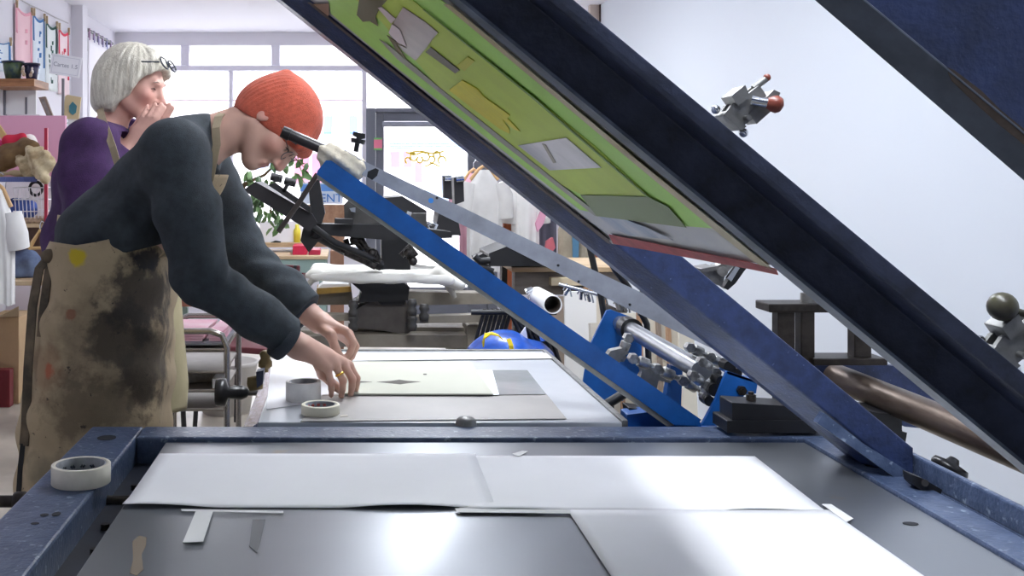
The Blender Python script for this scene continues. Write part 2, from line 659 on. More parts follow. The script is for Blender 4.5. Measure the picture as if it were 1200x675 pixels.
fb = thing('shop_building', 'pale shop building across the street seen through the windows', 'building', (SX(430), YS, -.15))
MB().span(SX(-40), SX(640), YS, YS + 3, -.15, 7.5).build('facade', M('pale_facade', (246, 244, 246), .8), fb)
q = MB()
for x0, x1, y0, y1 in ((345, 362, 180, 215), (366, 384, 180, 215), (458, 468, 178, 196), (473, 482, 178, 196), (486, 494, 190, 214)):
    q.span(SX(x0), SX(x1), YS - .06, YS + .02, SZ(y1), SZ(y0))
q.each('window', M('dark_red_window', (176, 112, 136), .5), fb)
q = MB()
for x0, x1, y0, y1 in ((392, 426, 186, 212), (500, 540, 200, 240), (300, 330, 178, 200)):
    q.span(SX(x0), SX(x1), YS - .05, YS + .02, SZ(y1), SZ(y0))
q.each('shopfront', M('pale_blue_shopfront', (160, 180, 214), .5), fb)
aw = MB()
for i in range(9):
    aw.mi = i % 3
    x0 = 352 + i * 9.5
    aw.prism([(SX(x0), YS - .03, SZ(138)), (SX(x0 + 9.4), YS - .03, SZ(138)), (SX(x0 + 9.4), YS - 1.0, SZ(160)), (SX(x0), YS - 1.0, SZ(160))], (0, 0, .03))
aw.build('awning', [M('awning_blue', (90, 120, 200), .7), M('awning_white', (240, 240, 240), .7), M('awning_red', (228, 160, 170), .7)], fb)
aw = MB()
for i in range(6):
    aw.span(SX(452), SX(545), YS - .08, YS - .02, SZ(163 + i * 2.6), SZ(161.6 + i * 2.6))
aw.build('shutter', M('shutter_blue', (150, 180, 226), .6), fb)

# banner with MENT low in the window
bn = MB().span(WX(352), WX(402), YW - .034, YW - .03, WZ(239), WZ(214)).build('window_banner', M('banner_white', (214, 228, 246), .7), None, (WX(377), YW - .03, WZ(239)))
tag(bn, 'pale window banner with blue letters reading MENT above brown board', 'banner')
text('lettering', 'MENT', .105, (WX(383), YW - .036, WZ(232.5)), RX(90), M('banner_blue', (40, 120, 200), .6), bn)
MB().span(WX(352), WX(402), YW - .036, YW - .0341, WZ(224), WZ(216)).build('blue_stripe', M('banner_stripe', (96, 150, 222), .6), bn)
cb = MB().span(WX(360), WX(404), YW - .072, YW - .058, WZ(288.9), WZ(239.5)).build('brown_board', M('chipboard', (178, 140, 112), .8, rgb2=(150, 112, 88), vscale=12), None, (WX(380), YW - .065, WZ(288.9)))
tag(cb, 'sheet of brown chipboard standing in the window below the banner', 'board')

# ceiling lamps (above the picture)
LAMP = M('lamp_diffuser', (243, 248, 255), .5, emit=19.0)
LAMPH = M('lamp_housing', (235, 235, 235), .5)
for i, (x, y) in enumerate(((.35, .9), (.40, 3.6), (.46, 5.95))):
    t = thing('ceiling_lamp', ['fluorescent ceiling lamp over the front press', 'fluorescent ceiling lamp over the second press', 'fluorescent ceiling lamp over the shop end'][i], 'lamp', (x, y, ZC))
    MB().span(x - .14, x + .14, y - (.8 if i < 2 else .62), y + (.8 if i < 2 else .62), ZC - .05, ZC).build('housing', LAMPH, t, bevel=.01)
    MB().span(x - .12, x + .12, y - (.77 if i < 2 else .59), y + (.77 if i < 2 else .59), ZC - .07, ZC - .051).build('diffuser', LAMP, t)

# camera, sky, exposure
cam = bpy.data.cameras.new('camera')
cam.sensor_width = 36
cam.lens = F / 1200 * 36
cam.shift_x = (600 - CX) / 1200
cam.shift_y = -(337.5 - CY) / 1200
co = bpy.data.objects.new('camera', cam)
C.objects.link(co)
co.location = (0, 0, HC)
co.rotation_euler = (math.pi / 2, 0, 0)
cam.clip_start = .02
bpy.context.scene.camera = co
wd = bpy.data.worlds.new('sky')
bpy.context.scene.world = wd
wd.use_nodes = True
bg = wd.node_tree.nodes['Background']
bg.inputs['Color'].default_value = (.93, .96, 1, 1)
bg.inputs['Strength'].default_value = 3.4
vs = bpy.context.scene.view_settings
vs.view_transform = 'Standard'
vs.look = 'None'
vs.gamma = 1
vs.exposure = 1.0
vs.use_curve_mapping = False
# ---------------------------------------------------------------- the front press
TZ = 0.75
press = thing('screen_printing_press', 'large navy screen printing press in front with its long arms raised', 'printing press', (.23, 1.5, 0))


def img_line(x0, y0, x1, y1, Y):
    """3D line at depth Y through two pixels, as z(X)."""
    a, b = P(x0, y0, Y), P(x1, y1, Y)
    s = (b.z - a.z) / (b.x - a.x)
    return lambda X: a.z + s * (X - a.x)


def beam(prof, x_top, x_bot):
    """prof: list of (line z(X), Y, dx_bot) -> bar running down from x_top to x_bot."""
    r0 = [(x_top, Y, f(x_top)) for f, Y in prof]
    r1 = [(x_bot, Y, f(x_bot)) for f, Y in prof]
    m = MB()
    n = Vector((0, 0, 0))
    for i in range(len(r0)):
        n += Vector(r0[i]).cross(Vector(r0[(i + 1) % len(r0)]))
    if n.x < 0:
        r0, r1 = r0[::-1], r1[::-1]
    m.loft([r0, r1])
    return m


# table frame: four welded rails
m = MB()
m.span(-.555, -.44, .62, 2.334, TZ - .085, TZ)
m.span(-.44, 1.03, 2.236, 2.334, TZ - .085, TZ)
m.span(.958, 1.03, .735, 2.236, TZ - .085, TZ)
m.span(-.44, 1.03, .62, .735, TZ - .085, TZ)
m.build('table_frame', NAVY_T, press, bevel=.005)
m = MB().span(-.44, .958, .735, 2.236, TZ - .1, TZ - .055)
m.build('tray', M('dark_tray', (40, 44, 56), .4, var=.3, vscale=15), press)
# steel bed with stains
BED = M('steel_bed', (146, 150, 155), .3, .65, rgb2=(141, 145, 150), vscale=2.0)
nt = BED.node_tree
b = nt.nodes['Principled BSDF']
tc = nt.nodes.new('ShaderNodeTexCoord')
n = nt.nodes.new('ShaderNodeTexNoise')
n.inputs['Scale'].default_value = 7
n.inputs['Detail'].default_value = 8
r = nt.nodes.new('ShaderNodeValToRGB')
r.color_ramp.elements[0].position = .70
r.color_ramp.elements[1].position = .76
mx = nt.nodes.new('ShaderNodeMix')
mx.data_type = 'RGBA'
mx.inputs['B'].default_value = lin((156, 142, 124))
nt.links.new(tc.outputs['Object'], n.inputs['Vector'])
nt.links.new(n.outputs['Fac'], r.inputs['Fac'])
nt.links.new(r.outputs['Color'], mx.inputs['Factor'])
old = b.inputs['Base Color'].links[0].from_socket
nt.links.new(old, mx.inputs['A'])
nt.links.new(mx.outputs['Result'], b.inputs['Base Color'])
n2 = nt.nodes.new('ShaderNodeTexNoise')
n2.inputs['Scale'].default_value = 4
n2.inputs['Detail'].default_value = 6
mr = nt.nodes.new('ShaderNodeMapRange')
mr.inputs['From Min'].default_value = .35
mr.inputs['From Max'].default_value = .65
mr.inputs['To Min'].default_value = .29
mr.inputs['To Max'].default_value = .31
nt.links.new(tc.outputs['Object'], n2.inputs['Vector'])
nt.links.new(n2.outputs['Fac'], mr.inputs['Value'])
nt.links.new(mr.outputs['Result'], b.inputs['Roughness'])
BZ = TZ - .008
m = MB().span(-.375, .957, .745, 2.2255, BZ - .03, BZ)
m.build('bed_plate', BED, press, bevel=.0015)
m = MB()
for x, y in ((-.40, 1.70), (-.415, 1.55), (-.405, 2.05), (-.41, 1.82)):
    m.cyl((x, y, TZ - .056), (x, y, TZ - .045), .008, n=6)
m.each('channel_bolt', IRON, press)
HOLE = M('dark_hole', (22, 24, 30), .6)
m = MB()
for px, py, rx, ry in ((125, 513, 11, 3), (52, 603.5, 5, 1.6), (66, 602.5, 5, 2.4), (41, 613.5, 5, 1.3)):
    p = P(px, py, .5495 * F / (py - CY))
    ring = [(p.x + rx * p.y / F * math.cos(a * math.pi / 8), p.y + ry * p.y ** 2 / F / .55 * math.sin(a * math.pi / 8), TZ + .0004) for a in range(16)]
    m.prism(ring, (0, 0, .0006))
for px, py, rx, ry in ((1023, 546, 9, 2.5), (1067, 614, 9, 2), (1040, 567, 4, 1.4), (1156, 630, 5, 1.5)):
    zz = TZ if px in (1023,) else BZ
    p = P(px, py, (HC - zz) * F / (py - CY))
    ring = [(p.x + rx * p.y / F * math.cos(a * math.pi / 8), p.y + ry * p.y ** 2 / F / .55 * math.sin(a * math.pi / 8), zz + .0004) for a in range(16)]
    m.prism(ring, (0, 0, .0006))
m.each('bolt_hole', HOLE, press)
for x, y in ((-.5, .7), (-.5, 2.27), (.97, .7), (.97, 2.27)):
    MB().span(x - .04, x + .04, y - .04, y + .04, 0, TZ - .085).build('leg', NAVY_D, press, bevel=.004)
m = MB().span(-.5, .97, 2.25, 2.29, .18, .24).span(-.5, .97, .68, .72, .18, .24).span(-.52, -.48, .7, 2.27, .18, .24).span(.95, .99, .7, 2.27, .18, .24)
m.build('lower_frame', NAVY_D, press, bevel=.003)

# lifting arms -----------------------------------------------------
XT = -.5
A = img_line(329, 0, 716, 309, 2.03)
B = img_line(362, 0, 1000, 508, 1.965)
Cc = img_line(805, 305, 1070, 525, 1.965)
m = beam([(A, 2.03), (B, 1.965), (Cc, 1.965), (Cc, 2.1), (A, 2.1)], XT, 1.045)
far_arm = m.build('lifting_arm', NAVY, press, bevel=.003)
L1 = img_line(531, 0, 1188, 542, 1.115)
L2 = img_line(545, 0, 1200, 540, 1.085)
L3 = img_line(638, 0, 1154, 432, 1.05)
L4 = img_line(673, 0, 1179, 420, 1.035)
m = beam([(L1, 1.115), (L2, 1.09), (lambda X: L2(X) + .004, 1.11), (lambda X: L3(X) + .006, 1.11), (L3, 1.04), (L4, 1.035), (L4, 1.09), (lambda X: L4(X) - .02, 1.118), (lambda X: L1(X) + .004, 1.118)], XT, .985)
mid_arm = m.build('lifting_arm', NAVY_D, press, bevel=.0015)
m = beam([(lambda X: L1(X) - .001, 1.1135), (lambda X: L2(X) + .0005, 1.0885), (lambda X: L2(X) - .004, 1.088), (lambda X: L1(X) - .004, 1.111)], XT, .985)
m.build('greyblue_strip', GREYBLUE, mid_arm)  # grey-blue strip along the lower lip
N1 = img_line(973, 0, 1200, 199, .74)
N2 = img_line(1011, 0, 1200, 157, .70)
m = beam([(N1, .74), (N2, .70), (lambda X: N2(X) + .15, .70), (lambda X: N2(X) + .15, .83), (lambda X: N1(X) + .06, .83), (lambda X: N1(X) + .004, .745)], XT, 1.04)
near_arm = m.build('lifting_arm', NAVY, press, bevel=.0015)
m = beam([(lambda X: N1(X) - .0006, .7385), (lambda X: N2(X) - .0004, .699), (lambda X: N2(X) + .001, .6992), (lambda X: N1(X) + .001, .7395)], XT, 1.04)
m.build('greyblue_strip', M('dull_greyblue_edge', (84, 92, 106), .5, var=.15, vscale=40), near_arm)  # duller grey-blue strip over the arm's lower face
m = MB()
q = [(1108, 78), (1118, 82), (1150, 106), (1172, 128), (1201, 152), (1201, 170), (1170, 145), (1140, 118), (1116, 95)]
m.prism([P(x, y, .6995) for x, y in q], (0, .0008, 0))
m.build('bare_patch', M('bare_brown_metal', (78, 66, 58), .5, .3, var=.3, vscale=60), near_arm)
zt = A(XT)
m = MB().span(XT - .03, XT + .05, .68, 2.12, zt - .02, zt + .1)
m.build('crossbar', NAVY_D, press, bevel=.004)

# hinge side -------------------------------------------------------
m = MB().span(1.05, 1.062, .68, 1.99, .738, .783).span(1.05, 1.09, .68, 1.99, .732, .742)
m.build('hinge_rail', NAVY_T, press, bevel=.004)
m = MB().span(1.032, 1.10, .68, 2.1, .66, .737)
m.build('gap_shade_strip', BLACK, press)  # black strip standing in for the shade in the gap beside the rail
m = MB()
m.pix([(966, 484), (1012, 520), (1062, 551), (1053, 563), (1003, 527), (958, 496)], 1.945, .019)
m.build('gusset', NAVY_T, press, bevel=.002)
m = MB()
m.pix([(1068, 556), (1082, 561), (1104, 574), (1101, 585), (1086, 581), (1070, 567)], 1.86, .03)
m.cyl(P(1084, 566, 1.85), P(1084, 566, 1.86), .006)
m.build('catch', BLACK, press, bevel=.002)
m = MB()
k0 = P(1112, 549, 1.98)
ax = Vector((.5, 0, .86)).normalized()
pr = [(.012, -.03), (.016, -.012), (.03, -.008), (.033, .002), (.03, .01), (.012, .013), (.008, .022), (.002, .023)]
m.lathe(pr, k0 + Vector((0, 0, -.0)), 14, ax)
m.build('knob', BLACKP, press)
m = MB().tube([(1.25, 2.72, .785), (1.25, 1.2, .785)], .0335, 28)
m.tube([(1.25, 1.62, .785), (1.25, 1.6, .785)], .045, 24)
m.build('hinge_shaft', RUSTY, press)
m = MB()
for y in (1.66, .95):
    m.prism([(1.10, y, .70), (1.30, y, .70), (1.30, y, .80), (1.22, y, .835), (1.16, y, .79), (1.10, y, .73)], (0, .02, 0))
m.cyl((1.25, 1.66, .785), (1.25, .95, .785), .03)
m.build('pivot_plate', NAVY_D, press, bevel=.003)
m = MB()
m.pix([(948, 416), (968, 419), (1057, 430), (1113, 480), (1122, 506), (1060, 500), (975, 452), (940, 425)], 2.74, .03)
m.build('hinge_bracket', NAVY, press, bevel=.003)
m = MB()
m.pix([(1000, 478), (1030, 484), (1057, 486), (1057, 506), (1063, 507), (1061, 520), (1000, 505)], 2.40, .12)
m.build('shaft_block', BLACK, press, bevel=.004)
# far corner block and its uprights
m = MB()
m.pix([(858, 472), (946, 477), (960, 482), (960, 505), (858, 505)], 2.25, .075)
m.pix([(852, 493), (968, 493), (968, 507.5), (852, 507.5)], 2.245, .088)
m.build('pivot_block', BLACK, press, bevel=.003)
m = MB()
p = P(880, 471, 2.285)
m.cyl(p, p + Vector((0, 0, .016)), .0105, n=6).cyl(p + Vector((0, 0, .016)), p + Vector((0, 0, .022)), .006)
m.build('hex_bolt', IRON, press)
up = thing('levelling_stand', 'dark iron stand of plates and posts at the far corner of the front press', 'stand', (1.02, 2.62, 0))
YU = 2.62
m = MB()
for x0, x1, y0, y1 in ((908, 928, 361, 480), (935, 951, 361, 480), (997, 1017, 380, 418)):
    a, b = P((x0 + x1) / 2, y0, YU), P((x0 + x1) / 2, y1, YU)
    m.span(a.x - (x1 - x0) / 2 * YU / F, a.x + (x1 - x0) / 2 * YU / F, YU - .02, YU + .02, b.z, a.z)
m.span(1.0, 1.2, YU - .03, YU + .05, 0, P(0, 480, YU).z)
m.build('post', IRON, up, bevel=.003)
m = MB()
m.span(P(894, 0, YU).x, P(976, 0, YU).x, YU - .04, YU + .05, P(0, 364, YU).z, P(0, 354, YU).z)
m.build('top_plate', IRON, up, bevel=.003)
m = MB()
m.span(P(945, 0, YU).x, P(1031, 0, YU).x, YU - .04, YU + .05, P(0, 425, YU).z, P(0, 417, YU).z)
m.build('lower_plate', IRON, up, bevel=.003)
m = MB()
a = P(947, 354, YU)
m.cyl(a, a + Vector((0, 0, .022)), .018, n=6).cyl(a + Vector((0, 0, .02)), a + Vector((0, 0, .06)), .011).cyl(a + Vector((.075, 0, 0)), a + Vector((.075, 0, .05)), .011)
m.build('nut', ALU, up)
# rod through the left rail
m = MB().tube([(-.95, 1.97, .697), (-.3, 1.97, .697)], .011, 14)
m.lathe([(.010, -.012), (.017, -.012), (.018, -.006), (.018, .008), (.015, .012), (.010, .012)], (-.60, 1.97, .697), 18, (1, 0, 0))
m.build('adjusting_rod', IRON, press)


# toggle clamps ----------------------------------------------------
def clamp_top(px, py, Y, s, knobmat, ball=False):
    """Cast clamp standing on the arm at this spot, drawn along the arm's slope."""
    o = MB()
    sc = s * Y / F
    u = Vector((.77, 0, -.64))      # along the arm
    v = Vector((.64, 0, .77))       # away from the arm
    org = P(px, py, Y)

    def q(a, b, dy=0):
        return org + u * a * sc + v * b * sc + Vector((0, dy, 0))

    def plate(pts, y0, y1):
        o.prism([q(a, b, y0) for a, b in pts], (0, y1 - y0, 0))
    plate([(-19, -3), (9, -3), (10, 4), (-19, 4)], -.006, .026)
    plate([(-17, 2), (8, 2), (13, 26), (6, 48), (-8, 52), (-13, 30), (-18, 14)], -.002, .004)
    plate([(-17, 2), (8, 2), (13, 26), (6, 48), (-8, 52), (-13, 30), (-18, 14)], .016, .022)
    plate([(-26, 20), (-12, 16), (-10, 34), (-22, 40)], -.006, .024)
    plate([(4, 18), (18, 14), (22, 40), (16, 60), (8, 58)], -.004, .02)
    o.cyl(q(-2, 34, -.012), q(-2, 34, .03), 3.2 * sc)
    o.cyl(q(4, 12, -.012), q(4, 12, .03), 3.2 * sc)
    o.cyl(q(-8, 48, .008), q(-4, 66, .008), 4 * sc)
    body = o.build('toggle_clamp', ALU, press, bevel=.001)
    k = MB()
    if ball:
        k.ball(q(-35, 37, -.0), 13.6 * sc)
        k.cyl(q(-35, 37), q(-2, 50), 3.5 * sc)
    else:
        k.tube([q(9, 38, -.012), q(13, 40, -.013), q(18, 43, -.014), q(22, 45, -.014), q(25, 46.5, -.014)], [6 * sc, 9 * sc, 10.5 * sc, 8.5 * sc, 2 * sc], 20)
        k.ball(q(-4, 68, .008), 4.5 * sc)
    k.build('knob', knobmat, body)
    h = MB()
    h.tube([q(-6, 30, -.008), q(2, 34, -.010), q(10, 38.5, -.012)], 6 * sc, 12)
    for a in (-26, 17):
        h.ball(q(a, 1, .01), 5.5 * sc)
    h.each('lever', CHROME, body)


clamp_top(862, 145, 1.06, 1.0, M('red_brown_grip', (132, 66, 52), .35))
clamp_top(1179, 423, 1.06, 1.25, M('dark_olive_ball', (52, 46, 42), .35, rgb2=(74, 74, 50), vscale=40), True)
# clamp holding the low end of the screen
Yc = 2.04
o = MB()
o.pix([(821, 318), (842, 311), (850, 322), (846, 336), (832, 330)], Yc, .035)
o.pix([(838, 314), (858, 300), (868, 303), (850, 322)], Yc + .004, .026)
o.pix([(822, 315), (840, 312), (841, 316), (823, 320)], Yc - .012, .06)
o.cyl(P(847, 318, Yc - .012), P(847, 318, Yc + .05), .010)
cl = o.build('toggle_clamp', M('dull_clamp_steel', (142, 140, 138), .42, .75, var=.25, vscale=40), press, bevel=.002)
o = MB().pix([(848, 337), (856, 325), (868, 310), (877, 303), (881, 307), (872, 318), (862, 332), (853, 340)], Yc + .008, .02)
o.build('lever', BLACKP, cl, bevel=.002)
o = MB().pix([(852, 326), (862, 312), (867, 314), (857, 330)], Yc - .002, .01)
o.build('spring_plate', CHROME, cl, bevel=.001)
# ---------------------------------------------------------------- the silk screen
scr = thing('silk_screen', 'framed silk screen with lime green stencil clamped between the raised navy arms', 'silk screen', (.2, 1.6, 1.3))
YN = 1.12
_f, _n = P(541, 141.5, 1.94), P(721.5, 156, YN)
SB = -.809
SC = (_n.z - SB * _n.x - _f.z + SB * _f.x) / (YN - 1.94)
SA = _f.z - SB * _f.x - SC * 1.94
UPV = Vector((-SB, -SC, 1)).normalized()
X0, X1 = -.42, .486


def SP(X, Y, off=0.0):
    """Point on the flat underside of the screen, off metres below it."""
    return Vector((X, Y, SA + SB * X + SC * Y)) - UPV * off


def ray(px, py, off):
    """Where the line of sight through this pixel meets the screen's underside."""
    d = Vector(((px - CX) / F, 1, -(py - CY) / F))
    t = (HC - SA) / (SB * d.x + SC * d.y - d.z)
    return Vector((0, 0, HC)) + d * t - UPV * off


fm = MB()


def member(xa, xb, ya, yb, t=.032):
    k = lambda x, y: SP(x - (.032 * (1.94 - y) / .82 if x > .3 else 0), y)
    r = [k(xa, ya), k(xb, ya), k(xb, yb), k(xa, yb)]
    up = UPV * t
    fm.loft([r, [p + up for p in r]])


member(X0, X1, 1.90, 1.94)
member(X0, X1, YN, YN + .04)
member(X1 - .04, X1, YN + .04, 1.90)
member(X0, X0 + .04, YN + .04, 1.90)
fm.build('frame', ALU, scr, bevel=.001)
CLEAR = M('bare_mesh', (206, 202, 194), .45, rgb2=(190, 190, 192), vscale=5, spec=.4)
me = MB().grid(lambda u, v: SP(X0 + (X1 - .032 * v - X0) * u, 1.94 - (1.94 - YN) * v, .002), 8, 4)
me.build('mesh', CLEAR, scr)
GREEN1 = M('lime_emulsion', (184, 236, 108), .5, var=.05, vscale=6)
GREEN2 = M('olive_lime_emulsion', (204, 228, 80), .5, var=.06, vscale=5)


def patch(name, poly, off, mat, sub=1):
    pts = []
    for i in range(len(poly)):
        a, b = poly[i], poly[(i + 1) % len(poly)]
        n = max(1, int(math.hypot(b[0] - a[0], b[1] - a[1]) / 40))
        for k in range(n):
            pts.append((a[0] + (b[0] - a[0]) * k / n, a[1] + (b[1] - a[1]) * k / n))
    w = [ray(x, y, off) for x, y in pts]
    c = sum(w, Vector()) / len(w)
    m = MB()
    m.prism(w, -UPV * .0006)
    return m.build(name, mat, scr)


def clipx(py_pts):
    return py_pts


patch('green_stencil', [(389, 14), (387, 0), (300, -74), (430, -74), (523, 0), (655, 108), (770, 202), (843, 265), (800, 262), (762, 259), (702, 248), (681, 244), (639, 212), (508, 110), (446, 61)], .003, GREEN1)
patch('olive_stencil', [(449, 22), (400, -20), (420, -60), (500, 8), (630, 111), (700, 168), (763, 226), (683, 225), (660, 214), (520, 104)], .0042, GREEN2)
patch('clear_strip', [(447, 43), (456, 48), (478, 66), (522, 103), (600, 165), (660, 213), (706, 249), (700, 250), (650, 211), (590, 164), (516, 104), (468, 66)], .0054, M('grey_strip', (160, 158, 142), .5))
DK = M('dark_olive_patch', (88, 90, 54), .5)
patch('dark_patch', [(424, -4), (457, -4), (448, 6), (443, 16), (446, 27), (436, 21), (428, 22), (421, 14)], .0056, DK)
patch('pale_bar', [(446, 5), (451, 4), (467, 18), (462, 24)], .0058, M('pale_pink_patch', (232, 212, 208), .5))
patch('square_opening', [(476, 4), (503, 22), (517, 34), (510, 42), (503, 52), (490, 67.5), (475, 56), (460, 38), (459, 33), (467, 18)], .0056, M('grey_opening', (176, 162, 156), .35, rgb2=(150, 138, 132), vscale=9))
patch('pale_corner', [(463, 24), (472, 30), (480, 50), (470, 46), (459, 34)], .0068, M('pale_corner', (240, 220, 220), .5))
patch('brown_corner', [(457, 37), (480, 52), (468, 47), (479, 64), (470, 58)], .0068, M('brown_corner', (104, 92, 44), .5))
patch('grey_bar', [(508, 51), (542, 78), (537, 82), (502, 57)], .0058, M('grey_bar', (112, 108, 88), .5))
patch('yellow_tab', [(538, 73), (552, 62), (560, 67), (548, 79)], .0058, M('yellow_tab', (206, 208, 58), .5))
patch('yellow_patch', [(545, 90), (563, 100), (570, 109), (601, 131), (598, 135), (613, 150), (606, 148), (592, 136), (600, 148), (600, 153), (588, 147), (560, 126), (529, 102)], .0058, M('yellow_patch', (234, 222, 36), .5, rgb2=(222, 214, 44), vscale=20, stretch=(1, 6, 1)))
patch('clear_window', [(610, 167), (667, 157), (708, 192), (647, 196)], .0056, M('clear_window', (236, 230, 232), .3, rgb2=(160, 160, 164), vscale=3.2))
patch('scratch', [(639, 164), (643, 165), (655, 186), (652, 187)], .0066, M('scratch', (176, 168, 152), .5))
patch('dark_green_patch', [(683, 225), (763, 226), (787, 238), (808, 262), (702, 250)], .0056, M('dark_green_patch', (126, 142, 92), .5))
patch('blue_smear', [(704, 250), (738, 254), (760, 262), (792, 277), (740, 272), (716, 262)], .0056, M('blue_smear', (140, 154, 172), .4, rgb2=(184, 184, 186), vscale=12))
patch('red_tape', [(716, 271.5), (880, 302), (914, 310), (916, 317), (880, 310), (721, 282.5)], .0056, RED_T)
patch('tan_edge', [(524, 0), (531, 0), (640, 90), (760, 190), (912, 312), (900, 309), (886, 300), (842, 265), (735, 176), (655, 109)], .0056, M('tan_edge', (206, 194, 158), .5, rgb2=(176, 156, 104), vscale=6))
patch('rust_edge', [(366, 2), (388, 1), (388, 14), (386, 17)], .0056, M('rust_edge', (140, 100, 70), .6))
patch('seam', [(499, 6), (501, 6), (632, 111), (764, 226), (762, 226), (630, 112)], .0060, M('green_seam', (128, 164, 66), .5))
patch('gap_shadow_line', [(363, 0), (367, 0), (504, 111), (632, 212), (716, 277), (718, 283), (714, 281), (628, 212), (500, 112)], .0062, M('gap_shadow_brown', (70, 52, 42), .6))  # shadow in the gap between arm and screen, painted as a dark line

# ---------------------------------------------------------------- paper and tape on the front bed


def paper(name, quad, z, mat, label, cat, curl=.0, th=.0006, group=None):
    c = sum((Vector((x, y, 0)) for x, y in quad), Vector()) / 4
    a, b, cc, d = [Vector((x, y, z)) for x, y in quad]

    def fn(u, v):
        p = (a * (1 - u) + b * u) * (1 - v) + (d * (1 - u) + cc * u) * v
        p.z += curl * (max(0, math.sin(u * 9.0 + x0)) * max(0, 1 - v * 6)) ** 1.0
        return p
    x0 = random.random() * 3
    m = MB().sheet(fn, 24, 18, th)
    o = m.build(name, mat, None, (c.x, c.y, z))
    return tag(o, label, cat, group)


paper('paper_sheet', [(-.374, 1.785), (.251, 1.778), (.258, 2.126), (-.371, 2.128)], BZ + .0022, WHITE_P, 'white paper sheet at the front press bed end nearest the bent man', 'paper', .006)
paper('paper_sheet', [(.19, 1.768), (.795, 1.765), (.81, 2.112), (.19, 2.118)], BZ + .0010, WHITE_P, 'white paper sheet on the front press bed reaching under the hinged screen', 'paper', .005)
paper('paper_sheet', [(.367, 1.165), (.80, 1.165), (.80, 1.766), (.3675, 1.766)], BZ + .0034, WHITE_P, 'white paper sheet closest to the viewer, lying below the two others', 'paper', 0)


def strip(quad, label, mat, z=BZ + .0036):
    w = []
    for x, y in quad:
        Y = (HC - z) * F / (y - CY)
        p = P(x, y, Y)
        w.append(Vector((p.x, p.y, z)))
    c = sum(w, Vector()) / len(w)
    o = MB().prism(w, (0, 0, .0006)).build('tape_strip', mat, None, (c.x, c.y, z))
    return tag(o, label, 'tape')


PT = M('paper_tape', (232, 232, 230), .7)
strip([(230, 598), (250, 598.5), (238, 635), (214, 636)], 'short strip of white tape hanging down from the paper onto bare steel', PT)
strip([(212, 597), (332, 599), (332, 601.5), (213, 599)], 'long thin strip of white tape along the lower edge of the sheet', PT, BZ + .0026)
strip([(533, 596), (668, 598), (668, 602), (536, 600.5)], 'strip of white tape joining the two sheets where the paper overlap ends', PT, BZ + .0042)
strip([(963, 591), (974, 591), (1000, 608), (992, 612)], 'small piece of white tape sticking out at the side edge of the papers', PT, BZ + .0040)
strip([(600, 532), (612, 528.5), (619, 529), (608, 535)], 'tiny torn scrap of white tape at the far edge of the papers', PT, BZ + .0030)
strip([(296, 609), (311, 609), (304, 640), (301, 648), (292, 640)], 'dark grey painted shadow of tape on the bare steel bed', M('tape_shadow_grey', (82, 84, 88), .5), BZ + .0004)  # tape shadow painted as a dark grey strip
strip([(155, 635), (163, 628), (172, 630), (171, 640), (166, 650), (168, 668), (160, 675), (152, 672), (156, 655)], 'brown dried glue smear on the steel bed near its corner', M('brown_glue', (128, 112, 92), .5), BZ + .0003)


def tape_roll(name, px, py, Y, dia, hgt, core, z, label, mat, printed=None):
    c = P(px, py, Y)
    c.z = z
    t = thing(name, label, 'tape roll', c)
    R, r = dia / 2, core / 2
    MB().lathe([(r, .0), (R - .001, 0), (R, .001), (R, hgt - .001), (R - .001, hgt), (r, hgt)], c, 48, closed=True).build('tape', mat, t)
    MB().lathe([(r - .003, .0005), (r - .0004, .0005), (r - .0004, hgt - .0005), (r - .003, hgt - .0005)], c, 48, closed=True).build('core', M('grey_core', (150, 152, 156), .6, rgb2=(120, 124, 132), vscale=40), t)
    if printed:
        m = MB()
        for k in range(5):
            a = 1.2 + k * .45
            m.tube([c + Vector((math.cos(a + q * .06) * (r - .0035), math.sin(a + q * .06) * (r - .0035), hgt * .5 + .004 * ((q + k) % 2))) for q in range(4)], .0022, 6)
        m.build('print', printed, t)
    return t


tape_roll('tape_roll', 95, 567, 1.905, .104, .034, .088, TZ + .0006, 'roll of cream masking tape on the navy rail of the front press', TAPE, M('core_print', (60, 64, 76), .6))
# ---------------------------------------------------------------- people
SKIN_T = M('skin', (206, 160, 140), .52, tint='tint', bump=.04, bscale=300)
HAIR_W = M('white_hair', (236, 230, 214), .5, rgb2=(206, 198, 180), vscale=22, stretch=(5, 5, 1), bump=.5, bscale=90)
DENIM = M('dark_trousers', (52, 54, 64), .85, var=.2, vscale=40, bump=.1, bscale=300)
SHOE = M('dark_shoe_leather', (48, 42, 40), .5)
KHAKI = M('khaki_canvas', (166, 150, 124), .9, var=.08, vscale=8, bump=.12, bscale=400)


def frame(f, u):
    f = Vector(f).normalized()
    u = Vector(u)
    u = (u - f * u.dot(f)).normalized()
    l = u.cross(f).normalized()
    return f, l, u


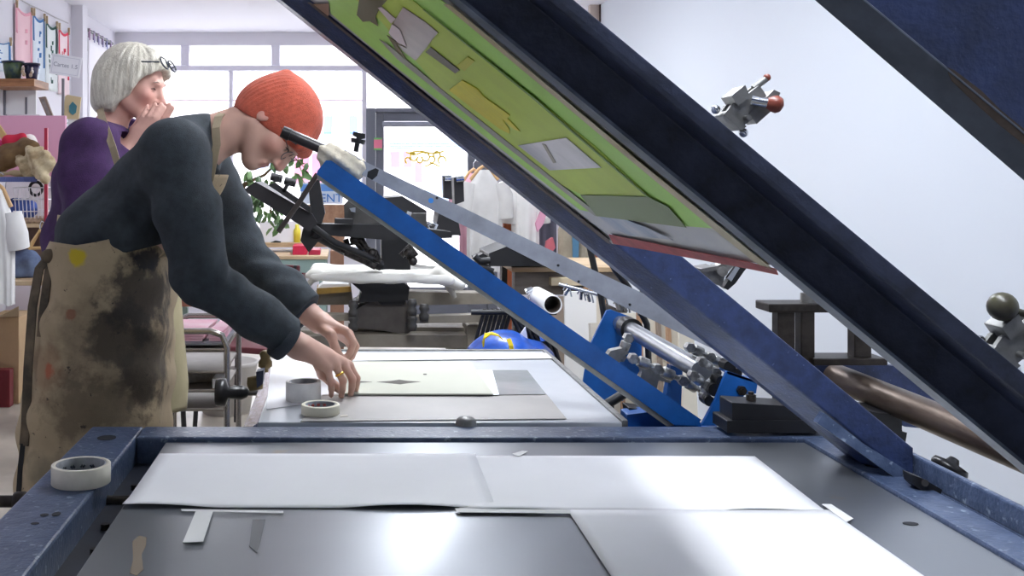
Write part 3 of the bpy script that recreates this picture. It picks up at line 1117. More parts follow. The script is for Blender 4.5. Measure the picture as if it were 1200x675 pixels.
def head(S, c, f, l, u, s=1.0, male=True):
    """Face, skull, ears; f forward, l to the person's left, u up."""
    c = Vector(c)

    def q(a, b, d):
        return c + f * (a * s) + l * (b * s) + u * (d * s)
    R = [[f[i], l[i], u[i]] for i in range(3)]
    S.ell(q(-.012, 0, .028), (.098 * s, .076 * s, .090 * s), R, .01)
    S.ell(q(.03, 0, -.02), (.066 * s, .062 * s, .085 * s), R, .02)
    for sd in (-1, 1):
        S.cap(q(.0, sd * .056, -.055), q(.066, sd * .018, -.098), .019 * s, .017 * s, .025)
        S.ell(q(.06, sd * .042, -.025), (.024 * s, .022 * s, .022 * s), R, .02)
    S.ell(q(.073, 0, -.098), (.022 * s, .024 * s, .018 * s), R, .015)
    S.cap(q(.055, 0, -.055), q(.07, 0, -.085), .028 * s, .022 * s, .02)
    S.cap(q(.083, -.03, .022), q(.083, .03, .022), .012 * s, None, .015)
    for sd in (-1, 1):
        S.ell(q(.098, sd * .033, .0), (.016 * s, .019 * s, .013 * s), R, .012, 'sub')
        S.ell(q(.073, sd * .032, -.001), (.0135 * s, .0135 * s, .0125 * s), R, .003)
    S.cap(q(.090, 0, .012), q(.114, 0, -.034), .009 * s, .0125 * s, .01)
    for sd in (-1, 1):
        S.ell(q(.100, sd * .013, -.040), (.011 * s, .008 * s, .008 * s), R, .006)
    S.cap(q(.093, -.018, -.063), q(.093, .018, -.063), .0062 * s, None, .005)
    S.cap(q(.090, -.016, -.074), q(.090, .016, -.074), .0072 * s, None, .005)
    S.cap(q(.100, -.022, -.0685), q(.100, .022, -.0685), .0025 * s, None, .003, None, 'sub')
    for sd in (-1, 1):
        e = q(-.008, sd * .079, -.012)
        S.ell(e, (.018 * s, .008 * s, .032 * s), R, .006)
        S.ell(e + f * .003 * s + l * sd * .008 * s + u * .004 * s, (.009 * s, .006 * s, .016 * s), R, .006, 'sub')
    return q


def skin_color(base, spots):
    base = np.array(lin(base)[:3])

    def fn(v):
        c = np.tile(base, (len(v), 1))
        n = np.sin(v[:, 0] * 91 + 1.3) * np.sin(v[:, 1] * 83) * np.sin(v[:, 2] * 97 + .4)
        c *= (1 + .07 * n)[:, None]
        for p, r, col in spots:
            d = np.linalg.norm(v - np.array(p), axis=1)
            w = np.clip(1.3 - d / r, 0, 1)[:, None]
            c = c * (1 - w) + np.array(lin(col)[:3]) * w
        return c
    return fn


def finger(S, pts, r0, r1, k=.004):
    n = len(pts)
    S.chain(pts, [r0 + (r1 - r0) * i / (n - 1) for i in range(n)], k)


# ============================ the man ============================
man = thing('person', 'man in orange beanie, dark sweater and stained apron bending over paper', 'person', (-.6, 2.76, 0))
pel, wai = Vector((-.615, 2.77, .98)), Vector((-.60, 2.77, 1.12))
che, uch = Vector((-.487, 2.76, 1.265)), Vector((-.42, 2.76, 1.35))
nkb = Vector((-.375, 2.76, 1.385))
hc = Vector((-.178, 2.76, 1.436))
HF, HL, HU = frame((.36, -.20, -.93), (.94, .02, .34))
shR, elR, wrR = Vector((-.415, 2.575, 1.350)), Vector((-.338, 2.52, 1.058)), P(350, 406, 2.59)
shL, elL, wrL = Vector((-.405, 2.945, 1.350)), Vector((-.285, 2.98, 1.065)), P(374, 378, 2.88)
FL = ((0, 1, 0), 1.3)
S = SDF((-.95, 2.36, 0.0), (.09, 3.12, 1.60), .0042)
S.chain([pel, wai, che, uch], [.125, .112, .094, .072], .05, FL)
S.cap(uch + Vector((0, -.12, 0)), uch + Vector((0, .12, 0)), .07, None, .06)
S.cap(nkb, hc - HU * .045 - HF * .02, .062, .056, .04)
q = head(S, hc, HF, HL, HU)
S.chain([shR, elR, wrR], [.058, .045, .031], .03)
S.chain([shL, elL, wrL], [.058, .045, .031], .03)
for sd, yy in ((-1, 2.67), (1, 2.87)):
    S.chain([(-.61, yy, .95), (-.575, yy, .50), (-.63, yy, .09)], [.088, .058, .042], .04)
    S.cap((-.65, yy, .05), (-.47, yy + sd * .02, .035), .042, .032, .03)
# near hand: four fingers down on the paper, ring on the third
kn = [P(384, 432, 2.585), P(393, 428, 2.607), P(402, 426, 2.629), P(409, 428, 2.650)]
pip = [P(388, 449, 2.580), P(402, 446, 2.602), P(413, 444, 2.626), P(418, 443, 2.650)]
tip = [P(388, 463.5, 2.60), P(400, 464.5, 2.618), P(411, 462, 2.64), P(417, 457, 2.665)]
for i in range(4):
    S.cap(wrR + Vector((.012, -.02 + .013 * i, 0)), kn[i], .021, .0125, .012)
mid_r = (kn[1] + kn[2] + wrR) / 3
S.cap(wrR, mid_r, .029, .024, .015)
for i in range(4):
    rr = (.0088, .0096, .0100, .0096)[i]
    finger(S, [kn[i], pip[i], (pip[i] + tip[i]) / 2 + Vector((.001, 0, 0)), tip[i]], rr * 1.12, rr * .8, .0035)
finger(S, [wrR + Vector((.03, .03, -.01)), P(378, 438, 2.66), P(392, 452, 2.672), P(403, 461, 2.668)], .016, .009, .008)
# far hand: curled, thumb towards us, pinching the sheet
knl = [P(405, 388, 2.832), P(409, 391, 2.853), P(409, 395, 2.874), P(407, 399, 2.893)]
pil = [P(414, 402, 2.822), P(417, 406, 2.846), P(416, 409, 2.869), P(413, 411, 2.889)]
dpl = [P(410, 414, 2.815), P(412, 418, 2.841), P(411, 419, 2.865), P(409, 419, 2.885)]
tpl = [P(403, 421, 2.811), P(404, 424, 2.838), P(403, 424, 2.861), P(402, 423, 2.88)]
for i in range(4):
    S.cap(wrL + Vector((.012, -.02 + .013 * i, 0)), knl[i], .021, .0125, .012)
    rr = (.0096, .0100, .0096, .0088)[i]
    finger(S, [knl[i], pil[i], dpl[i], tpl[i]], rr * 1.15, rr * .85, .0035)
finger(S, [wrL + Vector((.01, -.03, -.012)), P(388, 393, 2.808), P(393, 408, 2.798), P(400, 419, 2.803)], .0165, .009, .008)
spots = [(q(.095, sd * .01, -.069), .014, (178, 108, 100)) for sd in (-1, 0, 1)]
spots += [(q(.112, 0, -.034), .018, (206, 140, 126)), (q(.066, -.045, -.03), .03, (208, 146, 130)), (q(-.008, -.085, -.012), .03, (205, 140, 126))]
spots += [(q(.087, sd * .032, -.001), .008, (70, 54, 48)) for sd in (-1, 1)]
spots += [(k, .010, (196, 138, 118)) for k in kn + pip]
link('body', S.mesh('body', skin_color((206, 164, 146), spots)), SKIN_T, man)

# sweater
SWEAT = M('slate_sweater', (59, 66, 72), .92, var=.14, vscale=40, bump=.22, bscale=500, sheen=.0)
S = SDF((-.92, 2.36, .80), (-.02, 3.14, 1.50), .0046)
hem = Vector((-.61, 2.77, 1.06))
S.chain([hem, wai + Vector((0, 0, .0)), che, uch], [.146, .136, .107, .086], .05, ((0, 1, 0), 1.4))
S.cap(uch + Vector((0, -.12, 0)), uch + Vector((0, .12, 0)), .083, None, .06)
S.cap(uch, nkb + (hc - nkb) * .10, .078, .068, .04)
S.cap(che + Vector((.03, -.11, .02)), shR, .092, .080, .04)
S.chain([shR, shR * .5 + elR * .5, elR], [.080, .076, .064], .03)
S.chain([elR, elR * .45 + wrR * .55, wrR], [.062, .057, .047], .03)
S.chain([shL, shL * .5 + elL * .5, elL, elL * .45 + wrL * .55, wrL], [.082, .078, .066, .058, .047], .03)


def wr(x, y, z):
    a = .0048 * np.sin(38 * z + 22 * x + 3 * np.sin(14 * y)) * np.clip((1.3 - z) * 4, 0, 1)
    b = .0042 * np.sin(70 * z - 40 * x + 4 * np.sin(20 * y + x * 9)) * np.clip(1 - np.abs(z - 1.06) / .1, 0, 1)
    e = .0045 * np.sin(55 * (x - z) + 8 * y) * np.clip(1 - np.abs(z - 1.24) / .16, 0, 1)
    return a + b + e


S.wrinkle(wr)
dR = (wrR - elR).normalized()
dL = (wrL - elL).normalized()
cufR, cufL = P(336, 401, 2.57), P(356, 370, 2.90)
S.cut(cufR, dR, .11)
S.cut(cufL, dL, .11)
nd = (hc - nkb).normalized()
S.cut(nkb + Vector((.035, 0, .03)), (nd.x + .2, 0, nd.z - .1), .12)
S.cut((-.62, 2.77, 1.092), (.22, 0, -1), .29)
sw = link('sweater', S.mesh('sweater'), SWEAT, man)
RIBM = M('slate_rib', (54, 60, 68), .95, bump=.3, bscale=300)
m = MB()
for p, d, r in ((cufR, dR, .049), (cufL, dL, .049)):
    m.lathe([(r - .012, -.02), (r, -.022), (r + .0015, -.01), (r, .004), (r - .003, .006), (r - .014, .004)], p, 28, d, closed=True)
m.each('cuff', RIBM, sw)

# trousers and shoes
S = SDF((-.83, 2.48, .05), (-.40, 3.05, 1.12), .008)
S.cap(pel, hem, .138, .14, .05, FL)
for yy in (2.67, 2.87):
    S.chain([(-.61, yy, .95), (-.575, yy, .50), (-.63, yy, .08)], [.09, .078, .072], .05)
S.cut((0, 0, .07), (0, 0, -1))
link('trousers', S.mesh('trousers'), DENIM, man)
for sd, yy in ((-1, 2.67), (1, 2.87)):
    S = SDF((-.75, yy - .1, -.02), (-.36, yy + .1, .16), .006)
    S.cap((-.66, yy, .055), (-.46, yy + sd * .02, .042), .052, .042, .03)
    S.cap((-.64, yy, .06), (-.64, yy, .11), .056, .06, .03)
    S.cut((0, 0, 0.002), (0, 0, -1))
    link('shoe', S.mesh('shoe'), SHOE, man)

# beanie: cap over the skull, cut along the line ear - brow
ORANGE = M('orange_knit', (208, 98, 74), .95, var=.10, vscale=60, bump=.3, bscale=420, sheen=.1)


def rib(x, y, z):
    d = (x - hc.x) * HL.x + (y - hc.y) * HL.y + (z - hc.z) * HL.z
    e = (x - hc.x) * HF.x + (y - hc.y) * HF.y + (z - hc.z) * HF.z
    return .0010 * np.sin(np.arctan2(d, e + .02) * 46)


S = SDF(hc - Vector((.2, .16, .2)), hc + Vector((.2, .16, .2)), .0034)
R = [[HF[i], HL[i], HU[i]] for i in range(3)]
S.ell(q(-.010, 0, .030), (.108, .089, .094), R, .01)
S.ell(q(-.04, 0, -.01), (.082, .082, .09), R, .03)
S.ell(q(-.045, 0, .045), (.072, .072, .06), R, .02)
S.cap(q(-.125, .02, .008), q(-.085, .0, .02), .008, .03, .02)
S.cap(q(-.106, -.02, .068), q(-.07, 0, .06), .008, .034, .02)
S.cap(q(.085, .05, .04), q(.085, -.05, .04), .02, None, .03)
S.wrinkle(rib)
bn_ = q(.018 + .0, 0, .0) - q(0, 0, 0)
p1, p2 = q(-.085, 0, -.098), q(.10, 0, .022)
dd = (p2 - p1).normalized()
nn_ = HL.cross(dd).normalized()
if nn_.dot(HU) > 0:
    nn_ = -nn_
S.cut(p1, nn_)
hat = link('beanie', S.mesh('beanie'), ORANGE, man)
t = P(334.5, 149.5, 2.655)
e1, e2 = (dd * .016), (-nn_ * .010)
tg = MB()
tc_ = q(.080, -.0760, .030)
for _ in range(1):
    a = tc_
    tg.prism([a - e1 * .6 - e2, a + e1 * .6 - e2, a + e1 * .6 + e2, a - e1 * .6 + e2], -HL * .003)
tg.build('cloth_tag', M('dark_tag', (44, 44, 52), .7), hat)

# glasses
m = MB()
for sd in (-1, 1):
    c0 = q(.104, sd * .033, -.004)
    ring = [c0 + HL * (math.cos(a * math.pi / 10) * .0235) + HU * (math.sin(a * math.pi / 10) * .018) - HF * (.006 * abs(math.cos(a * math.pi / 10))) for a in range(21)]
    m.tube(ring, .0012, 6)
    m.tube([q(.096, sd * .0565, .004), q(.05, sd * .074, .008), q(.0, sd * .081, .008), q(-.02, sd * .081, -.006)], .0013, 6)
m.tube([q(.106, -.010, .002), q(.109, 0, .005), q(.106, .010, .002)], .0012, 6)
gl = m.build('glasses', M('thin_glasses_frame', (92, 84, 84), .3, .6), man)
m = MB()
m.tube([q(.09, -.052, .024), q(.093, -.04, .031), q(.095, -.022, .029)], [.002, .0035, .002], 6)
m.tube([q(.09, .052, .024), q(.093, .04, .031), q(.095, .022, .029)], [.002, .0035, .002], 6)
m.each('eyebrow', M('grey_brow', (150, 132, 120), .9), man)
m = MB()
for sd in (-1, 1):
    m.tube([q(.082, sd * .046, .000), q(.0885, sd * .034, .004), q(.089, sd * .021, .000)], [.001, .0022, .001], 6)
m.each('eyelash', M('dark_lash', (70, 52, 48), .9), man)
m = MB()
rp = kn[1] * .42 + pip[1] * .58
rd = (pip[1] - kn[1]).normalized()
m.lathe([(.0098, -.0025), (.0118, -.0025), (.0118, .0025), (.0098, .0025)], rp, 20, rd, closed=True)
m.build('ring', M('gold', (232, 188, 92), .22, 1.0), man)

# apron: wrapped skirt with stains, bib, straps
APRON = M('stained_apron_canvas', (190, 170, 138), .92, var=.06, vscale=10, bump=.15, bscale=350)


def stains(mat, spots, org):
    """Ink smears with shapes of their own, soaked into the cloth."""
    nt = mat.node_tree
    b = nt.nodes['Principled BSDF']
    tc = nt.nodes.new('ShaderNodeTexCoord')
    ns = nt.nodes.new('ShaderNodeTexNoise')
    ns.inputs['Scale'].default_value = 17
    ns.inputs['Detail'].default_value = 8
    ns.inputs['Roughness'].default_value = .65
    nt.links.new(tc.outputs['Object'], ns.inputs['Vector'])
    cur = b.inputs['Base Color'].links[0].from_socket
    for (c, rad, col, edge, amt) in spots:
        vd = nt.nodes.new('ShaderNodeVectorMath')
        vd.operation = 'SUBTRACT'
        vd.inputs[1].default_value = Vector(c) - org
        sc = nt.nodes.new('ShaderNodeVectorMath')
        sc.operation = 'MULTIPLY'
        sc.inputs[1].default_value = (1 / rad[0], 1 / rad[1], 1 / rad[2])
        ln = nt.nodes.new('ShaderNodeVectorMath')
        ln.operation = 'LENGTH'
        nt.links.new(tc.outputs['Object'], vd.inputs[0])
        nt.links.new(vd.outputs[0], sc.inputs[0])
        nt.links.new(sc.outputs[0], ln.inputs[0])
        ad = nt.nodes.new('ShaderNodeMath')
        ad.operation = 'MULTIPLY_ADD'
        ad.inputs[1].default_value = 2.2
        nt.links.new(ns.outputs['Fac'], ad.inputs[0])
        nt.links.new(ln.outputs['Value'], ad.inputs[2])
        mr = nt.nodes.new('ShaderNodeMapRange')
        mr.inputs['From Min'].default_value = 2.05 + edge * .55
        mr.inputs['From Max'].default_value = 2.05 - edge * .75
        mr.inputs['To Min'].default_value = 0
        mr.inputs['To Max'].default_value = amt
        nt.links.new(ad.outputs[0], mr.inputs['Value'])
        mx = nt.nodes.new('ShaderNodeMix')
        mx.data_type = 'RGBA'
        mx.inputs['B'].default_value = lin(col)
        nt.links.new(mr.outputs['Result'], mx.inputs['Factor'])
        nt.links.new(cur, mx.inputs['A'])
        cur = mx.outputs['Result']
    nt.links.new(cur, b.inputs['Base Color'])


ya = 2.60
stains(APRON, [
    (P(150, 400, ya), (.16, .3, .15), (132, 116, 96), .5, .75),
    (P(165, 350, ya), (.085, .25, .10), (70, 64, 60), .4, .85),
    (P(140, 395, ya), (.07, .25, .09), (58, 54, 52), .35, .7),
    (P(120, 470, ya), (.12, .3, .10), (106, 92, 76), .4, .7),
    (P(170, 430, ya), (.06, .25, .12), (70, 64, 58), .4, .7),
    (P(98, 300, ya), (.022, .2, .022), (214, 190, 30), .3, .9),
    (P(172, 305, ya), (.03, .2, .03), (48, 48, 54), .3, .9),
    (P(55, 430, ya), (.05, .25, .06), (150, 116, 88), .5, .5),
    (P(62, 430, ya), (.016, .2, .018), (186, 86, 56), .3, .7),
    (P(90, 365, ya), (.014, .2, .014), (150, 80, 60), .3, .6),
    (P(70, 550, ya), (.08, .25, .05), (110, 108, 92), .5, .5),
], ORG[man.name])
specks(APRON, (58, 54, 52), 55, .68, .72, .8)
xs = [(286, 62, 182), (320, 55, 196), (360, 47, 197), (430, 36, 195), (500, 27, 193), (560, 22, 190), (612, 20, 188)]


def apron_fn(u, v):
    y = 286 + v * (612 - 286)
    yt = y - (1 - v) ** 2 * 16 * min(1, max(0, (u - .35) / .3))
    for i in range(len(xs) - 1):
        if xs[i][0] <= y <= xs[i + 1][0] + .01:
            t = (y - xs[i][0]) / (xs[i + 1][0] - xs[i][0])
            xl = xs[i][1] + (xs[i + 1][1] - xs[i][1]) * t
            xr = xs[i][2] + (xs[i + 1][2] - xs[i][2]) * t
            break
    z = HC - (yt - CY) * 2.62 / F
    a, b = (xl - CX) * 2.76 / F, (xr - CX) * 2.74 / F
    cx, rx = (a + b) / 2, (b - a) / 2
    th = math.radians(196 + (382 - 196) * u)      # round the near side, then the front
    ry = .245 + .01 * v
    fold = .006 * math.sin(u * 26 + v * 3) * v + .004 * math.sin(v * 21 + u * 9) + .004 * math.sin(v * 37 - u * 15)
    cy = 2.79
    x = cx + (rx + fold) * math.cos(th)
    yy = cy + (ry + fold) * math.sin(th)
    if u > .78:                                    # across the front to the far side
        k = (u - .78) / .22
        yy += k * .17
        x -= k * .02
    return Vector((x, yy, z + .006 * math.sin(u * 8)))


ap = MB().sheet(apron_fn, 90, 70, .003).build('apron', APRON, man)


def bib_fn(u, v):
    base = Vector((-.452, 2.58 + .36 * u, 1.10))
    top = Vector((-.335, 2.64 + .24 * u, 1.30))
    p = base * (1 - v) + top * v
    p.x += .026 * math.sin(u * math.pi) + .012 * math.sin(v * 7 + u * 4)
    return p


MB().sheet(bib_fn, 24, 24, .003).build('bib', APRON, ap)
m = MB()
edge = []
for k in range(15):
    t = k / 14
    a = -.2 + t * 3.6
    edge.append(nkb + Vector((.045, 0, .02)) + Vector((nd.z, 0, -nd.x)) * (.082 * math.cos(a + 1.3)) * -1 * -1 + Vector((0, -1, 0)) * (.086 * math.sin(a + .3)) + nd * .01)
def ribbon(mb, pts, w, th, side):
    side = Vector(side).normalized()
    rings = []
    for i, p in enumerate(pts):
        t = (Vector(pts[min(i + 1, len(pts) - 1)]) - Vector(pts[max(i - 1, 0)])).normalized()
        s = (side - t * side.dot(t)).normalized()
        n = t.cross(s).normalized()
        rings.append([Vector(p) + s * w / 2 + n * th / 2, Vector(p) - s * w / 2 + n * th / 2, Vector(p) - s * w / 2 - n * th / 2, Vector(p) + s * w / 2 - n * th / 2])
    mb.loft(rings, True, False)


strap = MB()
ribbon(strap, [P(262, 131, 2.745), P(256, 137, 2.70), P(253, 150, 2.668), P(254, 170, 2.655), P(250, 190, 2.645), P(246, 210, 2.64), P(238, 226, 2.64), P(232, 250, 2.64), P(236, 268, 2.65)], .021, .0025, (.9, -.35, -.1))
strap.build('neck_strap', KHAKI, ap)
tie = MB()
ribbon(tie, [P(58, 300, 2.64), P(46, 315, 2.62), P(38, 360, 2.61), P(33, 430, 2.60), P(30, 500, 2.60), P(28, 522, 2.60)], .024, .004, (1, -.3, 0))
ribbon(tie, [P(60, 302, 2.63), P(55, 330, 2.60), P(50, 370, 2.60), P(48, 395, 2.60)], .022, .004, (1, -.3, 0))
tie.ball(P(58, 300, 2.62), .022, (1, .8, .8))
tie.build('waist_tie', M('dark_stained_tie', (126, 110, 90), .9, rgb2=(84, 76, 66), vscale=14), ap)
loop = MB()
ribbon(loop, [P(27, 520, 2.6), P(24, 545, 2.6), P(22, 575, 2.6), P(23, 592, 2.6)], .012, .003, (1, 0, 0))
loop.build('black_cord', BLACK, ap)

# ============================ the woman ============================
wom = thing('person', 'white haired woman in purple sweater holding both hands over her mouth', 'person', (-.78, 3.4, 0))
hw = P(158, 99, 3.4)
WF, WL, WU = frame((.93, -.22, -.26), (.25, .0, .96))
nb = P(127, 152, 3.4)
shr, elr, wrr = P(103, 163, 3.24), P(108, 262, 3.17), P(150, 173, 3.32)
shl, ell_, wrl = shr + Vector((.03, .34, .0)), P(128, 258, 3.62), P(153, 172, 3.42)
pw, ww, cw = Vector((-.80, 3.4, .92)), Vector((-.80, 3.4, 1.08)), Vector((-.775, 3.4, 1.30))
S = SDF((-1.0, 3.0, 0), (-.46, 3.8, 1.74), .005)
S.chain([pw, ww, cw, cw + Vector((.01, 0, .08))], [.115, .10, .105, .075], .05, ((0, 1, 0), 1.3))
S.cap(shr, shl, .055, None, .05)
S.cap(nb, hw - WU * .05 - WF * .02, .050, .046, .03)
q2 = head(S, hw, WF, WL, WU, .94, False)
S.chain([shr, elr, wrr], [.048, .038, .026], .03)
S.chain([shl, ell_, wrl], [.048, .038, .026], .03)
for sd, yy in ((-1, 3.31), (1, 3.49)):
    S.chain([(-.80, yy, .90), (-.78, yy, .48), (-.82, yy, .08)], [.085, .055, .04], .04)
    S.cap((-.83, yy, .045), (-.66, yy, .03), .038, .03, .03)
# hands folded before the mouth, fingers up
knw = [P(158, 150, 3.315), P(163, 151, 3.312), P(168, 152, 3.312), P(173, 153, 3.316)]
piw = [P(167, 136, 3.312), P(174, 136, 3.308), P(180, 137, 3.309), P(184, 140, 3.314)]
tpw = [P(173, 124, 3.325), P(182, 122, 3.322), P(189, 122, 3.322), P(193, 126, 3.326)]
for i in range(4):
    S.cap(wrr, knw[i], .02, .0115, .01)
    rr = (.0085, .0090, .0094, .009)[i]
    finger(S, [knw[i], piw[i], tpw[i]], rr * 1.05, rr * .8, .003)
finger(S, [wrr + Vector((.01, .0, .0)), P(156, 152, 3.34), P(164, 140, 3.35), P(170, 132, 3.355)], .014, .008, .006)
for i in range(4):
    o = Vector((.016, .075, .004))
    S.cap(wrl, knw[i] + o, .02, .0115, .01)
    finger(S, [knw[i] + o, piw[i] + o, tpw[i] + o + Vector((0, -.012, 0))], .0092, .0075, .003)
finger(S, [wrl + Vector((.01, 0, 0)), P(158, 150, 3.38), P(166, 140, 3.375)], .014, .008, .006)
spots = [(q2(.088, -.03, .0), .010, (150, 104, 96)), (q2(.088, .03, .0), .010, (150, 104, 96)), (q2(.112, 0, -.034), .016, (214, 150, 136)), (q2(.066, -.045, -.03), .03, (214, 150, 136))]
link('body', S.mesh('body', skin_color((222, 172, 156), spots)), SKIN_T, wom)

PURPLE = M('purple_wool', (74, 46, 92), .95, var=.14, vscale=30, bump=.25, bscale=380)
S = SDF((-1.02, 3.0, .80), (-.46, 3.82, 1.52), .0052)
S.chain([pw + Vector((0, 0, .0)), ww, cw, cw + Vector((.005, 0, .07))], [.15, .145, .135, .105], .06, ((0, 1, 0), 1.3))
S.cap(shr + Vector((.01, 0, -.018)), shl + Vector((.01, 0, -.018)), .078, None, .06)
S.chain([shr + Vector((.008, 0, -.02)), shr * .5 + elr * .5, elr], [.078, .088, .082], .04)
S.chain([elr, elr * .1 + wrr * .9], [.078, .050], .04)
S.chain([shl, shl * .5 + ell_ * .5, ell_], [.088, .088, .082], .04)
S.chain([ell_, ell_ * .1 + wrl * .9], [.078, .050], .04)
S.wrinkle(lambda x, y, z: .004 * np.sin(30 * z + 26 * x + 4 * np.sin(9 * y)) + .003 * np.sin(52 * x - 24 * z))
S.cut(elr * .1 + wrr * .9, (wrr - elr), .07)
S.cut(ell_ * .1 + wrl * .9, (wrl - ell_), .07)
S.cap(nb + Vector((.03, 0, .02)), nb + Vector((.13, 0, -.05)), .066, .02, .02, None, 'sub')
S.cut(nb + Vector((.0, 0, .028)), (.3, 0, 1), .16)
S.cut((-.8, 3.4, .86), (0, 0, -1))
link('sweater', S.mesh('sweater'), PURPLE, wom)
S = SDF((-.9, 3.2, 1.2), (-.55, 3.6, 1.5), .006)
S.cap(cw + Vector((.02, 0, 0)), nb + Vector((.012, 0, .01)), .115, .062, .03)
S.cut(nb + Vector((.0, 0, .022)), (.3, 0, 1))
link('dark_shirt', S.mesh('dark_shirt'), M('navy_shirt', (40, 38, 58), .9), wom)
S = SDF((-1.0, 3.1, .03), (-.55, 3.7, 1.0), .008)
S.cap(pw, pw + Vector((0, 0, .03)), .14, None, .05, ((0, 1, 0), 1.3))
for yy in (3.31, 3.49):
    S.chain([(-.80, yy, .90), (-.78, yy, .48), (-.82, yy, .08)], [.10, .075, .068], .05)
S.cut((0, 0, .06), (0, 0, -1))
link('trousers', S.mesh('trousers'), DENIM, wom)
for yy in (3.31, 3.49):
    S = SDF((-.93, yy - .1, -.02), (-.56, yy + .1, .15), .006)
    S.cap((-.84, yy, .05), (-.65, yy, .038), .048, .038, .03)
    S.cap((-.82, yy, .06), (-.82, yy, .10), .05, .054, .03)
    S.cut((0, 0, 0.002), (0, 0, -1))
    link('shoe', S.mesh('shoe'), SHOE, wom)

# hair: chin-length white bob, open towards the face
S = SDF(hw - Vector((.2, .2, .24)), hw + Vector((.2, .2, .2)), .0040)
R = [[WF[i], WL[i], WU[i]] for i in range(3)]
S.ell(q2(-.018, 0, .036), (.112, .096, .098), R, .01)
S.ell(q2(-.05, 0, -.03), (.078, .096, .09), R, .05)
S.cap(q2(-.075, 0, .0), q2(-.085, 0, -.085), .055, .04, .03, (WL, 1.5))
for sd in (-1, 1):
    S.cap(q2(.0, sd * .066, .05), q2(-.02, sd * .074, -.075), .034, .030, .03)
    S.cap(q2(.03, sd * .072, .06), q2(.035, sd * .086, -.005), .024, .014, .03)
    S.cap(q2(.06, sd * .05, .085), q2(.080, sd * .068, .035), .022, .010, .03)
S.cap(q2(.05, -.03, .098), q2(.092, .0, .066), .026, .014, .03)


def strands(x, y, z):
    a = (x - hw.x) * WF.x + (z - hw.z) * WF.z
    b = (y - hw.y)
    d = (x - hw.x) * WU.x + (z - hw.z) * WU.z
    an = np.arctan2(b, a + .03)
    return .0014 * np.sin(an * 38 + d * 30 + 2 * np.sin(d * 22)) + .0012 * np.sin(an * 17 - d * 14)


S.wrinkle(strands)
S.ell(q2(.105, 0, -.045), (.088, .12, .108), R, .012, 'sub')
S.ell(q2(.060, 0, -.105), (.078, .13, .075), R, .012, 'sub')
S.cap(q2(.028, -.074, .02), q2(.018, -.082, -.035), .014, .008, .01)
S.cap(q2(.028, .074, .02), q2(.018, .082, -.035), .014, .008, .01)
link('hair', S.mesh('hair'), HAIR_W, wom)
m = MB()
for sd in (-1, 1):
    m.tube([q2(.086, sd * .048, .022), q2(.092, sd * .036, .027), q2(.094, sd * .020, .025)], [.0015, .003, .0015], 6)
m.each('eyebrow', M('pale_brow', (176, 150, 138), .9), wom)
m = MB()
for sd in (-1, 1):
    m.tube([q2(.080, sd * .044, -.001), q2(.0875, sd * .034, .003), q2(.088, sd * .022, -.001)], [.001, .002, .001], 6)
m.each('eyelash', M('lash', (84, 62, 58), .9), wom)
# glasses pushed up into the hair
m = MB()
for sd in (-1, 1):
    c0 = q2(.098, sd * .034, .094)
    nf = (WF * .75 + WU * .66).normalized()
    uu = (WU * .75 - WF * .66).normalized()
    ring = [c0 + WL * (math.cos(a * math.pi / 10) * .026) + uu * (math.sin(a * math.pi / 10) * .020) for a in range(21)]
    m.tube(ring, .0028, 8)
    m.tube([q2(.092, sd * .062, .092), q2(.045, sd * .094, .076), q2(-.04, sd * .094, .05)], .0026, 8)
m.tube([q2(.104, -.008, .098), q2(.104, .008, .098)], .0026, 8)
gw = m.build('glasses', M('dark_glasses', (58, 62, 72), .25), wom)
# apron with neck strap
ap2 = MB()
xs2 = [(250, 118, 186), (330, 120, 206), (400, 122, 211), (455, 124, 216), (484, 126, 214)]


def ap2_fn(u, v):
    y = 250 + v * 234
    for i in range(4):
        if xs2[i][0] <= y <= xs2[i + 1][0] + .01:
            t = (y - xs2[i][0]) / (xs2[i + 1][0] - xs2[i][0])
            xr = xs2[i][2] + (xs2[i + 1][2] - xs2[i][2]) * t
            break
    b = (xr - CX) * 3.36 / F
    th = math.radians(232 + (452 - 232) * u)
    rx = b + .80
    fold = .008 * math.sin(u * 22 + v * 2) * v
    return Vector((-.80 + (rx + fold) * math.cos(th) * (1 if math.cos(th) > 0 else .55), 3.40 + (.215 + fold) * math.sin(th), HC - (y - CY) * 3.36 / F + .02 * (1 - u) * v))


apo = ap2.sheet(ap2_fn, 60, 40, .003).build('apron', M('olive_khaki_canvas', (186, 174, 138), .9, var=.08, vscale=6, bump=.12, bscale=350), wom)
st2 = MB()
ribbon(st2, [P(117, 128, 3.33), P(120, 140, 3.24), P(125, 153, 3.19), P(132, 172, 3.155), P(139, 196, 3.145), P(144, 220, 3.15)], .022, .003, (.9, -.3, .1))
st2.build('neck_strap', KHAKI, apo)
